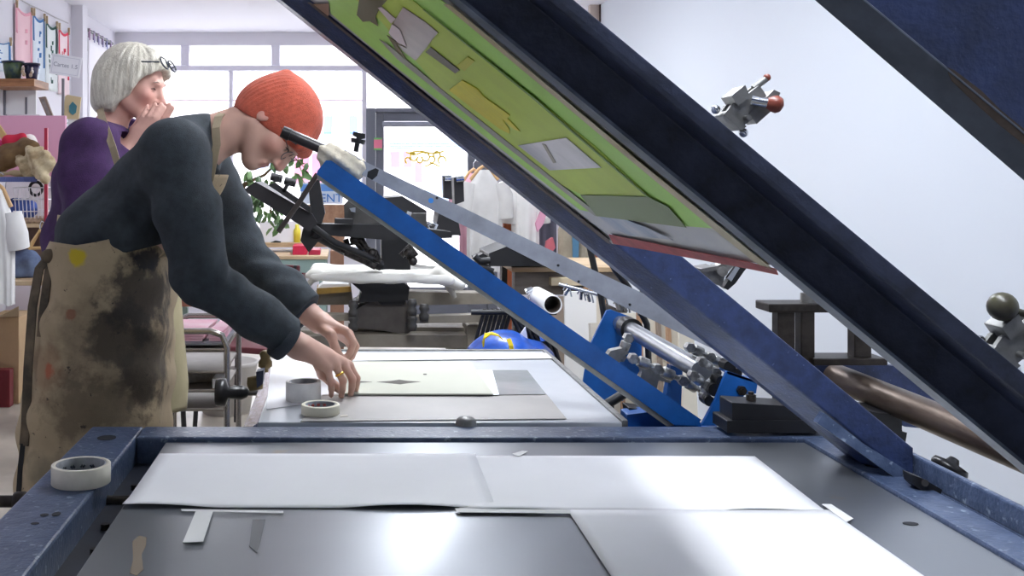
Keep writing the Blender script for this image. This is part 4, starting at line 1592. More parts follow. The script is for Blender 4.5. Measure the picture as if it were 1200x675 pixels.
# ---------------------------------------------------------------- the second press
pr2 = thing('screen_printing_press', 'smaller bright blue screen printing press behind, the one the man works at', 'printing press', (.2, 2.85, 0))
TOPW = M('pale_table_sheet', (204, 207, 212), .28, rgb2=(186, 190, 196), vscale=3, spec=.6)
m = MB().span(-.195, .615, 2.372, 3.33, TZ - .03, TZ)
m.build('table_top', TOPW, pr2, bevel=.003)
m = MB().prism([(-.196, 2.372, TZ - .002), (-.196, 2.372, TZ - .05), (-.245, 2.372, TZ - .075), (-.235, 2.372, TZ - .03)], (0, .93, 0))
m.build('foil_edge', M('crumpled_foil', (214, 208, 216), .22, .9, bump=1.0, bscale=60), pr2)
m = MB().span(.615, .628, 2.372, 3.33, TZ - .04, TZ + .004).span(-.2, .628, 3.33, 3.345, TZ - .04, TZ + .004)
m.build('metal_edge', ALU, pr2, bevel=.001)
m = MB().span(-.17, -.12, 2.4, 3.3, TZ - .11, TZ - .031).span(.54, .60, 2.4, 3.3, TZ - .11, TZ - .031).span(-.12, .54, 2.4, 2.45, TZ - .11, TZ - .031).span(-.12, .54, 3.25, 3.3, TZ - .11, TZ - .031)
m.build('base_frame', BLUE, pr2, bevel=.003)
for x, y in ((-.14, 2.44), (-.14, 3.26), (.57, 2.44), (.57, 3.26)):
    MB().span(x - .025, x + .025, y - .025, y + .025, 0, TZ - .11).build('leg', BLUE, pr2, bevel=.003)
m = MB().pix([(735, 486), (800, 478), (822, 496), (822, 506), (735, 506)], 2.46, .06)
m.span(.60, .86, 2.43, 2.50, TZ - .09, TZ - .03)
m.build('cross_rail', BLUE, pr2, bevel=.003)
Ya = 2.42
m = MB().pix([(382, 188), (388, 188), (600, 337.5), (822, 492), (815, 499), (790, 498), (371, 204), (372, 200)], Ya, .05)
arm = m.build('lifting_arm', BLUE, pr2, bevel=.003)
m = MB().pix([(371, 204.3), (790, 498.3), (782, 500), (372, 210)], Ya + .006, .04)
m.build('metal_edge', M('zinc_edge', (178, 176, 168), .4, .7, var=.15, vscale=20), arm)
Yg = 2.48
gp = [(404, 175), (425, 188), (480, 214.5), (542, 243), (600, 271.5), (660, 300), (720, 328), (784, 358), (815, 376), (838, 396), (850, 411), (842, 412), (800, 392), (760, 373), (732, 360), (690, 338), (598, 291), (500, 243), (430, 208), (400, 194)]
m = MB().pix(gp, Yg, .045)
sq = m.build('squeegee_arm', GREYP, pr2, bevel=.004)
m = MB()
for x, y in ((512, 232), (654, 311), (678, 330), (738, 357)):
    p = P(x, y, Yg)
    m.cyl(p + Vector((0, -.0015, 0)), p + Vector((0, .004, 0)), .0032, n=10)
m.each('screw_hole', HOLE, sq)
p = P(505, 235, Yg)
MB().cyl(p + Vector((0, -.0008, 0)), p + Vector((0, .001, 0)), .0062).build('blue_dot', M('blue_dot', (60, 132, 206), .6), sq)
m = MB()
m.pix([(431, 201), (440, 197), (444, 199), (442, 206), (436, 211), (430, 207)], Yg - .0012, .002)
m.build('black_mark', BLACK, sq)
# bare black handle with its cap, wrapped joint, knob, hanging rod
hd = MB()
hd.tube([P(333, 155.5, Yg + .02), P(340, 158, Yg + .02), P(352, 163, Yg + .02), P(384, 177, Yg + .02)], [.0105, .0135, .0135, .0135], 18)
hdl = hd.build('handle', M('dark_brown_rubber', (46, 40, 42), .35), sq)
MB().tube([P(330.5, 154, Yg + .02), P(340, 158.2, Yg + .02)], [.014, .0155], 18).build('end_cap', BLACKP, hdl)
S = SDF(P(365, 225, Yg) + Vector((0, -.06, 0)), P(435, 155, Yg) + Vector((0, .11, 0)), .003)
S.cap(P(383, 179, Yg + .02), P(418, 197, Yg + .02), .022, .027, .01, ((0, 1, 0), 1.2))
S.cap(P(386, 182, Yg + .02), P(378, 206, Yg + .03), .02, .010, .015)
S.cap(P(404, 190, Yg + .0), P(410, 203, Yg + .005), .018, .012, .015)
S.wrinkle(lambda x, y, z: .0022 * np.sin(150 * x + 190 * z + 30 * y) + .0016 * np.sin(280 * x - 90 * z))
link('cloth_wrap', S.mesh('cloth_wrap'), M('cream_cloth_tape', (222, 212, 190), .85, bump=.3, bscale=120), sq)
m = MB()
c0 = P(417, 178, Yg + .02)
m.cyl(c0, P(419, 166, Yg + .02), .006)
m.cyl(P(419, 168, Yg + .02), P(420, 163, Yg + .02), .016, .018)
m.prism([P(411, 168, Yg + .005), P(416, 165, Yg + .005), P(428, 162, Yg + .005), P(428, 157, Yg + .005), P(414, 154, Yg + .005), P(413, 158, Yg + .005), P(418, 161, Yg + .005)], (0, .03, 0))
m.build('clamp_knob', BLACKP, sq)
MB().tube([P(372, 204, Yg + .02), P(350, 238, Yg + .01), P(326, 272, Yg)], .0062, 12).build('hanging_rod', M('rod_steel', (92, 84, 80), .4, .7), sq)
# hinge plates, shaft and turnbuckles
m = MB().pix([(852, 435), (888, 447), (886, 461), (872, 463), (864, 480), (858, 499), (822, 499), (826, 492), (838, 470)], 2.42, .012)
m.pix([(852, 435), (888, 447), (888, 449.5), (852, 438)], 2.42, .05)
pl = m.build('hinge_plate', BLUE, pr2, bevel=.002)
p = P(868, 457, 2.42)
MB().cyl(p + Vector((0, -.012, 0)), p, .011, n=6).cyl(p + Vector((0, -.016, 0)), p + Vector((0, -.01, 0)), .006).build('bolt', IRON, pl)
m = MB().pix([(711, 364), (716, 363), (738, 371), (752, 385), (752, 430), (730, 470), (680, 470), (690, 408)], 3.30, .012)
m.build('hinge_plate', BLUE, pr2, bevel=.002)
m = MB().pix([(786, 428), (800, 432), (798, 480), (780, 470)], 2.75, .03)
m.build('hinge_post', BLUE, pr2, bevel=.002)
a, b = P(722, 376, 3.36), P(822, 435, 2.47)
MB().tube([a, b], .0235, 24).build('hinge_shaft', STEEL, pr2)
m = MB()
t = .2
c1 = a * (1 - t) + b * t
m.tube([c1 + Vector((0, .03, 0)), c1 + Vector((0, -.03, 0))], .034, 20)
m.build('shaft_collar', BLACKP, pr2, bevel=.002)


def turnbuckle(pts, Y, r, name='turnbuckle'):
    m = MB()
    w = [P(x, y, Y) for x, y in pts]
    m.tube(w, r * .5, 12)
    for i in range(len(w) - 1):
        c = (w[i] + w[i + 1]) / 2
        d = (w[i + 1] - w[i]).normalized()
        L = (w[i + 1] - w[i]).length
        m.tube([w[i] + d * L * .18, w[i] + d * L * .22, w[i] + d * L * .62, w[i] + d * L * .66], [r * .6, r * 1.05, r * 1.05, r * .6], 12)
    for p in w:
        m.cyl(p + Vector((0, -.012, 0)), p + Vector((0, .012, 0)), r * 1.0, n=6)
    return m.build(name, M('zinc_rod', (186, 186, 184), .3, .85, var=.3, vscale=60), pr2, bevel=.001)


turnbuckle([(736, 396), (727, 418), (712, 424)], 2.75, .013)
turnbuckle([(742, 420), (770, 432), (800, 446), (826, 460)], 2.6, .013)
turnbuckle([(808, 407), (832, 418), (852, 431)], 2.55, .012)
turnbuckle([(822, 424), (838, 436), (838, 450)], 2.48, .012)
turnbuckle([(812, 440), (828, 452), (826, 464)], 2.46, .012)
m = MB()
m.pix([(711, 418), (716, 411), (730, 408), (737, 414), (728, 420), (722, 428), (713, 427)], 2.7, .03)
m.pix([(748, 421), (786, 438), (786, 449), (772, 446), (768, 462), (748, 456), (752, 436)], 2.66, .02)
m.each('yoke', M('grey_casting', (148, 148, 146), .5, .5, var=.15, vscale=30), pr2, bevel=.002)
m = MB()
for x, y, r in ((852, 428, .014), (860, 436, .012), (834, 455, .015), (842, 445, .012), (828, 468, .012)):
    p = P(x, y, 2.455)
    m.cyl(p + Vector((0, -.02, 0)), p + Vector((0, .02, 0)), r, n=14)
m.each('rubber_bush', BLACKP, pr2, bevel=.001)
m = MB().tube([P(704, 478, 2.6), P(742, 455, 2.6)], .012, 12).pix([(737, 478), (770, 482), (780, 490), (778, 498), (738, 490)], 2.5, .06)
m.each('stop_rod', BLACK, pr2, bevel=.002)
# small parts at the table's side near the trolley
m = MB()
m.pix([(300, 436), (309, 434), (308, 450), (301, 455)], 2.6, .04)
m.build('side_bracket', NAVY_D, pr2, bevel=.002)
m = MB().tube([P(311, 412, 2.72), P(311, 436, 2.72)], .008, 12).lathe([(.004, -.03), (.018, -.02), (.018, -.008), (.012, 0), (.016, .012), (.008, .02)], P(311, 420, 2.72), 14).lathe([(.004, -.02), (.018, -.016), (.018, .016), (.004, .02)], P(299, 449, 2.62), 14, (1, 0, .2))
m.each('side_screw', M('brass_screw', (112, 98, 66), .4, .7), pr2)

# ---- work on the table
TT = TZ + .0008


def flat(quad, z, name, label, cat, mat, th=.001, group=None):
    w = []
    for x, y in quad:
        p = P(x, y, (HC - z) * F / (y - CY))
        w.append(Vector((p.x, p.y, z)))
    c = sum(w, Vector()) / len(w)
    o = MB().prism(w, (0, 0, th)).build(name, mat, None, (c.x, c.y, z))
    return tag(o, label, cat, group)


flat([(318, 422), (420, 414), (440, 432), (420, 460), (380, 470), (312, 480)], TT, 'white_sheet', 'white sheet on the table behind the tape rolls and under the hands', 'paper', M('white_film', (246, 246, 250), .35), .0008)
flat([(378, 463), (640, 461.5), (664, 491), (352, 494)], TT + .0011, 'grey_sheet', 'grey backing sheet along the front of the table before the card', 'paper', M('grey_backing', (172, 168, 164), .45, rgb2=(160, 157, 153), vscale=4), .0008)
flat([(402, 413.5), (642, 413.8), (652, 420), (400, 423)], TT + .0022, 'white_strip_sheet', 'long white sheet along the far edge of the table', 'paper', M('white_sheet', (236, 236, 234), .6), .0008)
flat([(545, 434), (618, 434), (640, 462), (560, 463)], TT + .0033, 'clear_film', 'clear plastic film lying right beside the card', 'film', M('clear_film', (176, 180, 182), .12, rgb2=(156, 160, 162), vscale=6, spec=.8), .0005)
flat([(556, 434), (577, 434), (585, 463), (577, 463)], TT + .0040, 'white_scrap', 'small white scrap of card between the card and the clear film', 'paper', M('white_scrap', (240, 244, 250), .5), .0008)
cd = flat([(404, 425), (551, 424.5), (578, 463), (397, 462.5)], TT + .0050, 'card_sheet', 'cream card with a dark diamond cut that the man holds down', 'card', CREAM, .0035)
zc = TT + .0050 + .0036


def mark(pts, mat, name):
    w = []
    for x, y in pts:
        p = P(x, y, (HC - zc) * F / (y - CY))
        w.append(Vector((p.x, p.y, zc)))
    MB().prism(w, (0, 0, .0004)).build(name, mat, cd)


SLOT = M('dark_cutout', (96, 92, 86), .8)
mark([(442, 447.6), (458, 446.4), (468, 445), (478, 446.4), (493, 447.3), (478, 449), (469, 450.4), (456, 449)], SLOT, 'diamond_cut')
mark([(411, 447), (424, 446.8), (436, 447.5), (424, 448.4), (411, 448.4)], SLOT, 'diamond_cut')
mark([(496, 438), (500, 438), (500, 439.3), (496, 439.3)], SLOT, 'spot')
tape_roll('tape_roll', 355.5, 469, 2.60, .086, .046, .070, TT + .0010, 'wide roll of greyish tape beside the hands on the table', M('grey_white_tape', (240, 238, 236), .6, var=.05, vscale=40))
tape_roll('tape_roll', 375.5, 486, 2.447, .088, .022, .070, TT + .0020, 'narrow low roll of cream tape in front of the wide roll', M('cream_tape', (232, 226, 206), .65), M('red_core_print', (196, 90, 80), .6))
blob = flat([(398, 486.5), (407, 486), (408, 488), (399, 489)], TT + .0021, 'tape_end', 'torn loose end of tape beside the narrow roll', 'tape', M('tape_end', (196, 190, 180), .7), .0008)
h = MB()
pt = P(548, 499, 2.32)
h.lathe([(.024, 0), (.022, .010), (.016, .016), (.0, .018)], (pt.x, 2.35, TZ), 20)
o = h.build('locating_stop', ALU, pr2)
# ---------------------------------------------------------------- t-shirt carousel press
car = thing('carousel_press', 'black and beige carousel press for shirts standing behind the blue press', 'carousel press', P(460, 600, 4.1) * 1.0)
Yk = 4.1
BEI = M('beige_press_enamel', (150, 142, 128), .55, rgb2=(124, 116, 104), vscale=7)
BEI2 = M('grey_brown_casting', (108, 102, 96), .55, rgb2=(88, 82, 78), vscale=9)
m = MB()
m.pix([(345, 344), (412, 342), (414, 357), (345, 358)], Yk, .10)
m.pix([(478, 342), (575, 344), (580, 356), (478, 358)], Yk, .10)
m.pix([(378, 368), (412, 369), (412, 376), (378, 376)], Yk - .15, .06)
m.pix([(486, 371), (560, 369), (600, 365), (602, 372), (560, 378), (486, 379)], Yk - .15, .06)
m.each('platen_arm', BEI, car, bevel=.006)
m = MB()
m.pix([(408, 383), (547, 384), (547, 392), (408, 391)], Yk, .1)
m.pix([(400, 392), (548, 393), (548, 408), (350, 406), (352, 395)], Yk - .1, .14)
m.pix([(548, 381), (562, 381), (562, 412), (548, 412)], Yk - .12, .18)
m.span(P(352, 0, Yk).x, P(400, 0, Yk).x, Yk - .05, Yk + .05, P(0, 406, Yk).z, P(0, 385, Yk).z)
m.build('base_beam', BEI, car, bevel=.006)
m = MB()
for x in (-.12, .44):
    m.span(x - .05, x + .05, Yk - .06, Yk + .06, .0, P(0, 405, Yk).z)
m.span(-.3, .6, Yk - .05, Yk + .05, 0, .06).span(.1, .2, Yk - .45, Yk + .45, 0, .06)
m.build('stand', BEI, car, bevel=.004)
m = MB()
m.pix([(413, 366), (434, 352), (475, 352), (480, 362), (482, 388), (476, 392), (440, 386), (413, 384)], Yk - .06, .25)
m.build('hub', BEI2, car, bevel=.012)
m = MB()
m.pix([(410, 330), (470, 330), (480, 336), (478, 352), (424, 354), (412, 358), (409, 366), (421, 352), (424, 342)], Yk - .1, .2)
m.pix([(447, 276), (481, 276), (481, 316), (447, 316)], Yk, .12)
m.pix([(440, 350), (476, 350), (474, 357), (446, 357)], Yk - .08, .2)
m.build('column', BLACK, car, bevel=.005)
m = MB()
for x, y in ((414, 362), (414, 378), (483, 360), (483, 378), (497, 366)):
    p = P(x, y, Yk - .16)
    m.lathe([(.0, -.03), (.016, -.03), (.019, -.01), (.012, 0), (.019, .012), (.014, .03), (0, .03)], p, 14)
m.each('bolt_stack', DKGREY, car)
# white covered platen
S = SDF(P(345, 352, Yk) + Vector((0, -.35, 0)), P(548, 303, Yk) + Vector((0, .35, 0)), .007)
a, b = P(368, 320, Yk), P(520, 322, Yk)
for k in range(5):
    y = Yk - .2 + k * .1
    S.cap((a.x, y, a.z + .004), (b.x, y, b.z), .016, .02, .03)
S.cap(P(518, 320, Yk - .1), P(537, 332, Yk - .1), .03, .026, .03, ((0, 1, 0), 2))
S.cap(P(360, 323, Yk - .1), P(370, 319, Yk - .1), .012, .02, .02)
S.wrinkle(lambda x, y, z: .003 * np.sin(16 * x + 9 * y) + .0015 * np.sin(50 * x - 30 * y))
link('platen_cloth', S.mesh('platen_cloth'), M('white_cloth', (246, 244, 236), .9), car)
m = MB().tube([P(354, 347, Yk - .1), P(358, 338, Yk - .1), P(366, 328, Yk - .1), P(376, 325, Yk - .1)], .012, 10)
m.tube([P(520, 324, Yk - .1), P(528, 338, Yk - .1), P(533, 349, Yk - .1)], [.02, .015, .008], 8)
m.each('platen_bracket', M('pale_tube', (198, 194, 184), .45, .3), car)
# black printing heads
m = MB()
m.pix([(286, 222), (299, 213), (366, 251), (372, 262), (362, 272), (352, 264), (288, 225)], Yk - .35, .32)
hd = m.build('print_head', M('black_head', (30, 28, 32), .5), car, bevel=.004)
m = MB()
m.pix([(314, 217), (322, 214), (364, 243), (364, 250)], Yk - .38, .05)
m.pix([(321, 208), (327, 207), (328, 213), (320, 214)], Yk - .38, .03)
m.pix([(330, 224), (335, 215), (344, 212), (345, 216), (338, 218), (334, 226)], Yk - .38, .03)
for x, y in ((324, 208), (340, 213)):
    p = P(x, y, Yk - .36)
    m.cyl(p + Vector((-.02, 0, .004)), p + Vector((.02, 0, -.006)), .014)
m.each('squeegee_holder', BLACK, hd, bevel=.002)
m = MB()
m.pix([(361, 213), (374, 210), (378, 233), (381, 250), (377, 262), (364, 262), (363, 236)], Yk - .3, .06)
m.pix([(360, 262), (470, 264), (530, 272), (530, 279), (450, 281), (385, 276), (372, 284), (362, 296), (352, 282), (355, 268)], Yk - .28, .08)
m.tube([P(365, 272, Yk - .28), P(400, 291, Yk - .2), P(446, 311, Yk - .1)], .02, 12)
m.tube([P(362, 262, Yk - .33), P(392, 284, Yk - .3), P(436, 303, Yk - .25)], .012, 10)
m.pix([(392, 256), (414, 257), (414, 263), (392, 262)], Yk - .33, .05)
m.build('head_arm', BLACK, car, bevel=.003)
m = MB()
m.pix([(403, 240), (415, 228), (448, 243), (480, 262), (480, 270), (404, 268)], Yk - .2, .03)
m.pix([(472, 250), (500, 250), (500, 267), (474, 267)], Yk - .2, .03)
m.build('frame_holder', DKGREY, car, bevel=.003)
m = MB()
for pts in ([(405, 280), (408, 288), (414, 286), (412, 279), (424, 281), (434, 300)], [(416, 282), (430, 298), (446, 306)], [(470, 300), (480, 288), (488, 300)], [(478, 305), (486, 296)], [(400, 292), (418, 300), (440, 311)], [(404, 296), (422, 304), (440, 313)], [(426, 290), (440, 296), (444, 306)]):
    m.tube([P(x, y, Yk - .22) for x, y in pts], .011, 8)
for x, y in ((420, 276), (415, 281), (446, 245), (436, 296), (478, 296), (484, 306)):
    m.ball(P(x, y, Yk - .24), .017)
m.each('spring_link', M('oily_spring', (84, 80, 78), .35, .8, var=.5, vscale=60), car)
for (x, y) in ((412.5, 246), (420, 275)):
    p = P(x, y, Yk - .235)
    MB().pix([(x - 3, y - 2), (x + 4, y - 3), (x + 4, y + 3), (x - 1, y + 2)], Yk - .235, .02).build('chrome_catch', CHROME, car)
# right-hand print heads
m = MB()
m.pix([(448, 232), (472, 230), (500, 247), (500, 252), (460, 250)], Yk + .1, .3)
m.pix([(515, 240), (536, 250), (540, 276), (512, 276), (490, 268), (490, 262), (512, 262)], Yk, .2)
m.pix([(519, 206), (529, 206), (530, 234), (520, 232)], Yk - .05, .05)
m.pix([(532, 208), (543, 206), (544, 236), (533, 240)], Yk - .05, .10)
m.build('print_head', M('black_head_cover', (34, 33, 36), .5), car, bevel=.003)
m = MB()
m.cyl(P(521, 207, Yk - .06), P(528, 207, Yk - .06), .02).cyl(P(534, 208, Yk - .06), P(543, 207, Yk - .06), .022)
m.tube([P(503, 270, Yk - .08), P(500, 264, Yk - .08), P(505, 261, Yk - .08), P(511, 264, Yk - .08), P(508, 270, Yk - .08)], .010, 8)
m.tube([P(476, 251, Yk - .22), P(481, 253, Yk - .22)], .014, 10)
m.each('clamp_ring', CHROME, car)
m = MB()
m.pix([(573, 297), (596, 288), (640, 298), (656, 306), (646, 312), (573, 312)], Yk + .1, .3)
m.pix([(556, 302), (566, 297), (572, 300), (566, 308), (575, 312), (580, 322), (572, 326), (564, 316)], Yk + .05, .1)
m.pix([(613, 281), (620, 282), (622, 287), (632, 288), (648, 296), (640, 300), (612, 290)], Yk + .05, .1)
m.tube([P(556, 300, Yk), P(562, 306, Yk), P(574, 305, Yk)], .014, 8).tube([P(558, 312, Yk), P(568, 314, Yk), P(578, 318, Yk)], .012, 8)
m.pix([(446, 312), (560, 313), (560, 318), (446, 318)], Yk + .2, .05)
m.build('head_arm', BLACK, car, bevel=.004)

yb = thing('tool_tray', 'small yellow edged tray with white pad on the beige press arm', 'tray', P(389, 343, Yk))
MB().pix([(371, 338), (411, 336), (412, 342), (372, 345)], Yk - .03, .14).build('tray', M('ochre_tray', (176, 138, 62), .6, var=.2, vscale=20), yb, bevel=.003)
MB().pix([(374, 336), (378, 333), (409, 333), (411, 336), (372, 338)], Yk - .02, .12).build('pad', WHITE_P, yb, bevel=.002)

# ---------------------------------------------------------------- trolley
tr = thing('trolley', 'chrome tube trolley with pink papers on top beside the aprons', 'trolley', (-.5, 4.0, 0))
Yt = 3.86
TUBE = M('trolley_tube', (172, 166, 160), .25, .9)
zt_ = P(0, 388, Yt).z


def tx(px): return P(px, 0, Yt).x
def tzz(py): return P(0, py, Yt).z


for y in (Yt, Yt + .42):
    m = MB()
    xr_, xl_ = tx(266), tx(182)
    pts = [(xl_, y, .06), (xl_, y, zt_ - .06), (xl_ + .018, y, zt_ - .015), (xl_ + .06, y, zt_)]
    pts += [(xr_ - .06, y, zt_), (xr_ - .018, y, zt_ - .015), (xr_, y, zt_ - .06), (xr_, y, .06)]
    m.tube(pts, .0115, 14)
    m.build('side_frame', TUBE, tr)
for k, py in enumerate((410, 436, 458, 480)):
    m = MB()
    m.tube([(tx(182), Yt, tzz(py)), (tx(266), Yt, tzz(py))], .006, 8).tube([(tx(182), Yt + .42, tzz(py)), (tx(266), Yt + .42, tzz(py))], .006, 8)
    m.span(tx(184), tx(264), Yt + .005, Yt + .415, tzz(py) - .004, tzz(py) + .003)
    m.build('shelf', M('trolley_shelf', (150, 142, 134), .45, .4, var=.12, vscale=8), tr)
m = MB().span(tx(184), tx(264), Yt + .01, Yt + .41, tzz(405), tzz(403)).build('shelf', GREYP, tr)
for x in (182, 266):
    for y in (Yt, Yt + .42):
        MB().lathe([(.004, -.012), (.028, -.012), (.03, 0), (.028, .012), (.004, .012)], (tx(x), y, .03), 18, (1, 0, 0)).build('caster', BLACKP, tr)
PINK = M('pink_paper', (232, 176, 192), .8, rgb2=(240, 206, 214), vscale=5)
for k, (x0, x1, lab) in enumerate(((186, 239, 'pink paper stack on the trolley top near the apron'), (241, 262, 'paler pink paper stack on the trolley top near the rounded corner'))):
    m = MB()
    for j in range(4):
        a = math.radians(random.uniform(-3, 3))
        m.box(((tx(x0) + tx(x1)) / 2, Yt + .22, tzz(403) + .006 + j * .009), (tx(x1) - tx(x0) - .01, .34, .007), RZ(math.degrees(a)))
    o = m.build('paper_stack', PINK, None, ((tx(x0) + tx(x1)) / 2, Yt + .22, tzz(403) + .002))
    tag(o, lab, 'paper')
bx = thing('paper_bundle', 'grey and white bundle of rags lying on the middle trolley shelf', 'rags', (tx(225), Yt + .15, tzz(458)))
S = SDF((tx(190), Yt, tzz(460)), (tx(266), Yt + .35, tzz(430)), .006)
S.cap((tx(205), Yt + .15, tzz(452)), (tx(245), Yt + .15, tzz(450)), .03, .03, .02)
S.cap((tx(212), Yt + .12, tzz(448)), (tx(225), Yt + .18, tzz(444)), .026, .02, .02)
S.cut((0, 0, tzz(458) + .004), (0, 0, -1))
link('rag', S.mesh('rag'), M('grey_rag', (150, 142, 132), .9, rgb2=(206, 202, 198), vscale=16), bx)
m = MB().span(tx(248), tx(263), Yt + .02, Yt + .2, tzz(458) + .004, tzz(445))
m.build('white_box', WHITE_P, bx, bevel=.002)
wh = thing('spool', 'black spool on a horizontal rod between the trolley and the blue press', 'spool', P(274, 460, 3.3))
MB().lathe([(.006, -.05), (.04, -.05), (.043, -.04), (.043, -.02), (.018, -.012), (.022, .03), (.016, .045), (.010, .05)], P(272, 460, 3.3), 20, (1, 0, 0)).build('wheel', BLACKP, wh)
MB().cyl(P(276, 460, 3.3), P(318, 460.5, 3.3), .009).build('rod', DKGREY, wh)

# ---------------------------------------------------------------- desk end of the shop
Yd = 6.2
dk = thing('work_desk', 'long work desk with pale green front below the shop window', 'desk', P(285, 340, Yd).to_tuple()[:2] + (0,))


def dx(px): return P(px, 0, Yd).x
def dz(py): return P(0, py, Yd).z


m = MB().span(dx(192), dx(384), Yd, Yd + .6, dz(304), dz(300))
m.build('desk_top', PALEWOOD, dk, bevel=.003)
SAGE = M('sage_green_panel', (142, 166, 160), .6)
m = MB().span(dx(190), dx(382), Yd + .01, Yd + .04, dz(320), dz(304.2))
m.build('front_panel', SAGE, dk, bevel=.003)
for x in (196, 374):
    MB().span(dx(x), dx(x + 8), Yd + .02, Yd + .08, 0, dz(304.2)).build('leg', SAGE, dk)
    MB().span(dx(x), dx(x + 8), Yd + .52, Yd + .58, 0, dz(304.2)).build('leg', SAGE, dk)
m = MB().span(dx(336), dx(355), Yd + .05, Yd + .5, dz(352), dz(320.2))
m.build('drawer_unit', M('red_drawer', (152, 44, 62), .5), dk, bevel=.004)
MB().span(dx(205), dx(262), Yd + .1, Yd + .5, dz(362), dz(320.2)).build('drawer_unit', M('red_brown_drawer', (150, 96, 80), .6), dk, bevel=.004)
sh = MB().span(dx(230), dx(352), Yd + .30, Yd + .55, dz(294), dz(288.5)).span(dx(232), dx(236), Yd + .32, Yd + .5, dz(300), dz(294)).span(dx(346), dx(350), Yd + .32, Yd + .5, dz(300), dz(294))
o = sh.build('desk_riser', PALEWOOD, None, (dx(290), Yd + .42, dz(300)), bevel=.002)
tag(o, 'low pale wooden riser standing along the back of the desk', 'riser')
pb = MB().span(dx(298), dx(352), Yd + .35, Yd + .42, dz(288.4), dz(262))
o = pb.build('white_box', M('white_carton', (240, 240, 244), .6), None, (dx(325), Yd + .4, dz(288)), bevel=.003)
tag(o, 'white carton on the desk riser under the plant leaves', 'box')
sc_ = MB().tube([P(318, 286, Yd + .33), P(323, 284, Yd + .33), P(329, 285, Yd + .33)], .012, 8)
o = sc_.build('black_marker', BLACKP, None, P(323, 286, Yd + .3))
tag(o, 'small black tool lying in front of the white carton', 'tool')
rb = MB().span(dx(342), dx(359), Yd + .08, Yd + .28, dz(300), dz(289))
o = rb.build('red_tub', M('raspberry_red', (200, 32, 74), .5), None, (dx(350), Yd + .18, dz(300)), bevel=.004)
tag(o, 'raspberry red tub on the edge of the desk top', 'tub')
rb = MB().span(dx(361), dx(375), Yd + .08, Yd + .28, dz(300), dz(294))
o = rb.build('red_tub', M('dark_red_tub_m', (170, 34, 66), .5), None, (dx(368), Yd + .18, dz(300)), bevel=.004)
tag(o, 'lower dark red tub behind the black press head', 'tub')
yb_ = MB().lathe([(.0, 0), (.022, 0), (.022, .075), (.012, .09), (.012, .11), (.0, .11)], (dx(345), Yd + .35, dz(288.4)), 14)
o = yb_.build('yellow_bottle', M('yellow_plastic', (226, 214, 70), .4), None, (dx(345), Yd + .35, dz(288.4)))
tag(o, 'little yellow bottle standing on the desk riser', 'bottle')
for k, (x0, x1, y0, y1, col, lab) in enumerate(((387, 403, 294, 345, (150, 112, 92), 'tall brown cardboard box beside the desk under the press head'),)):
    Yx = Yd - .1 if k else Yd + .1
    o = MB().span(P(x0, 0, Yx).x, P(x1, 0, Yx).x, Yx, Yx + .35, 0, P(0, y0, Yx).z).build('cardboard_box', M('cardboard_%s' % 'abc'[k], col, .85, var=.12, vscale=8), None, ((P(x0, 0, Yx).x + P(x1, 0, Yx).x) / 2, Yx + .15, 0), bevel=.004)
    tag(o, lab, 'box')


# chairs behind the trolley
def chair(x, y, rz, label):
    t = thing('metal_chair', label, 'chair', (x, y, 0), 'dark chairs by the desk')
    R_ = RZ(rz)
    b_ = Vector((x, y, 0))
    for sx in (-1, 1):
        for sy in (-1, 1):
            top = R_ @ Vector((sx * .17, sy * .17, .45 if sy < 0 else .84))
            bot = R_ @ Vector((sx * .20, sy * .2, 0))
            mid = R_ @ Vector((sx * .18, sy * .18, .45))
            MB().tube([b_ + bot, b_ + mid] + ([b_ + top] if sy > 0 else []), .012, 10).build('leg', BLACK, t)
    MB().box(b_ + Vector((0, 0, .455)), (.40, .40, .03), R_).build('seat', M('dark_red_seat', (98, 40, 48), .6), t, bevel=.008)
    MB().box(b_ + R_ @ Vector((0, .175, .74)), (.38, .025, .2), R_).build('backrest', M('dark_red_back', (90, 36, 44), .6), t, bevel=.008)


chair(-.98, 4.95, 20, 'dark metal chair partly hidden by the standing people')
chair(-.48, 5.35, -25, 'dark metal chair seen between trolley and bent arm')

# hanging ficus leaves
fi = thing('ficus_plant', 'leafy green ficus hanging before the shop window near the beanie', 'plant', (P(282, 0, 5.86).x, 5.86, 0))
m = MB()
tk = P(276, 232, 5.86)
m.tube([(tk.x - .05, 5.86, .2), (tk.x - .02, 5.86, .7), (tk.x, 5.86, 1.05), (tk.x + .05, 5.84, 1.25), P(310, 205, 5.86), P(340, 176, 5.8)], [.022, .02, .016, .012, .008, .004], 8)
m.tube([P(300, 215, 5.86), P(315, 225, 5.8), P(318, 250, 5.76)], [.007, .006, .003], 6).tube([P(330, 186, 5.83), P(350, 188, 5.76), P(356, 196, 5.76)], [.005, .004, .002], 6)
m.build('stem', M('plant_stem', (104, 84, 58), .8), fi)
MB().lathe([(.0, 0), (.13, 0), (.17, .26), (.18, .28), (.16, .28), (.15, .25), (.0, .25)], (tk.x - .05, 5.86, 0), 28).build('pot', M('pale_pot', (204, 200, 196), .7), fi)
LEAF = [M('leaf_green_a', (92, 128, 72), .4), M('leaf_green_b', (124, 156, 104), .4), M('leaf_green_c', (62, 92, 54), .4)]
m = MB()
rg = random.Random(5)
cl = [(318, 232, 22, 22, 34), (300, 222, 16, 20, 20), (330, 188, 14, 10, 18), (352, 196, 10, 12, 14), (345, 176, 12, 9, 12), (298, 244, 12, 22, 16), (322, 254, 10, 14, 12), (292, 205, 6, 8, 6)]
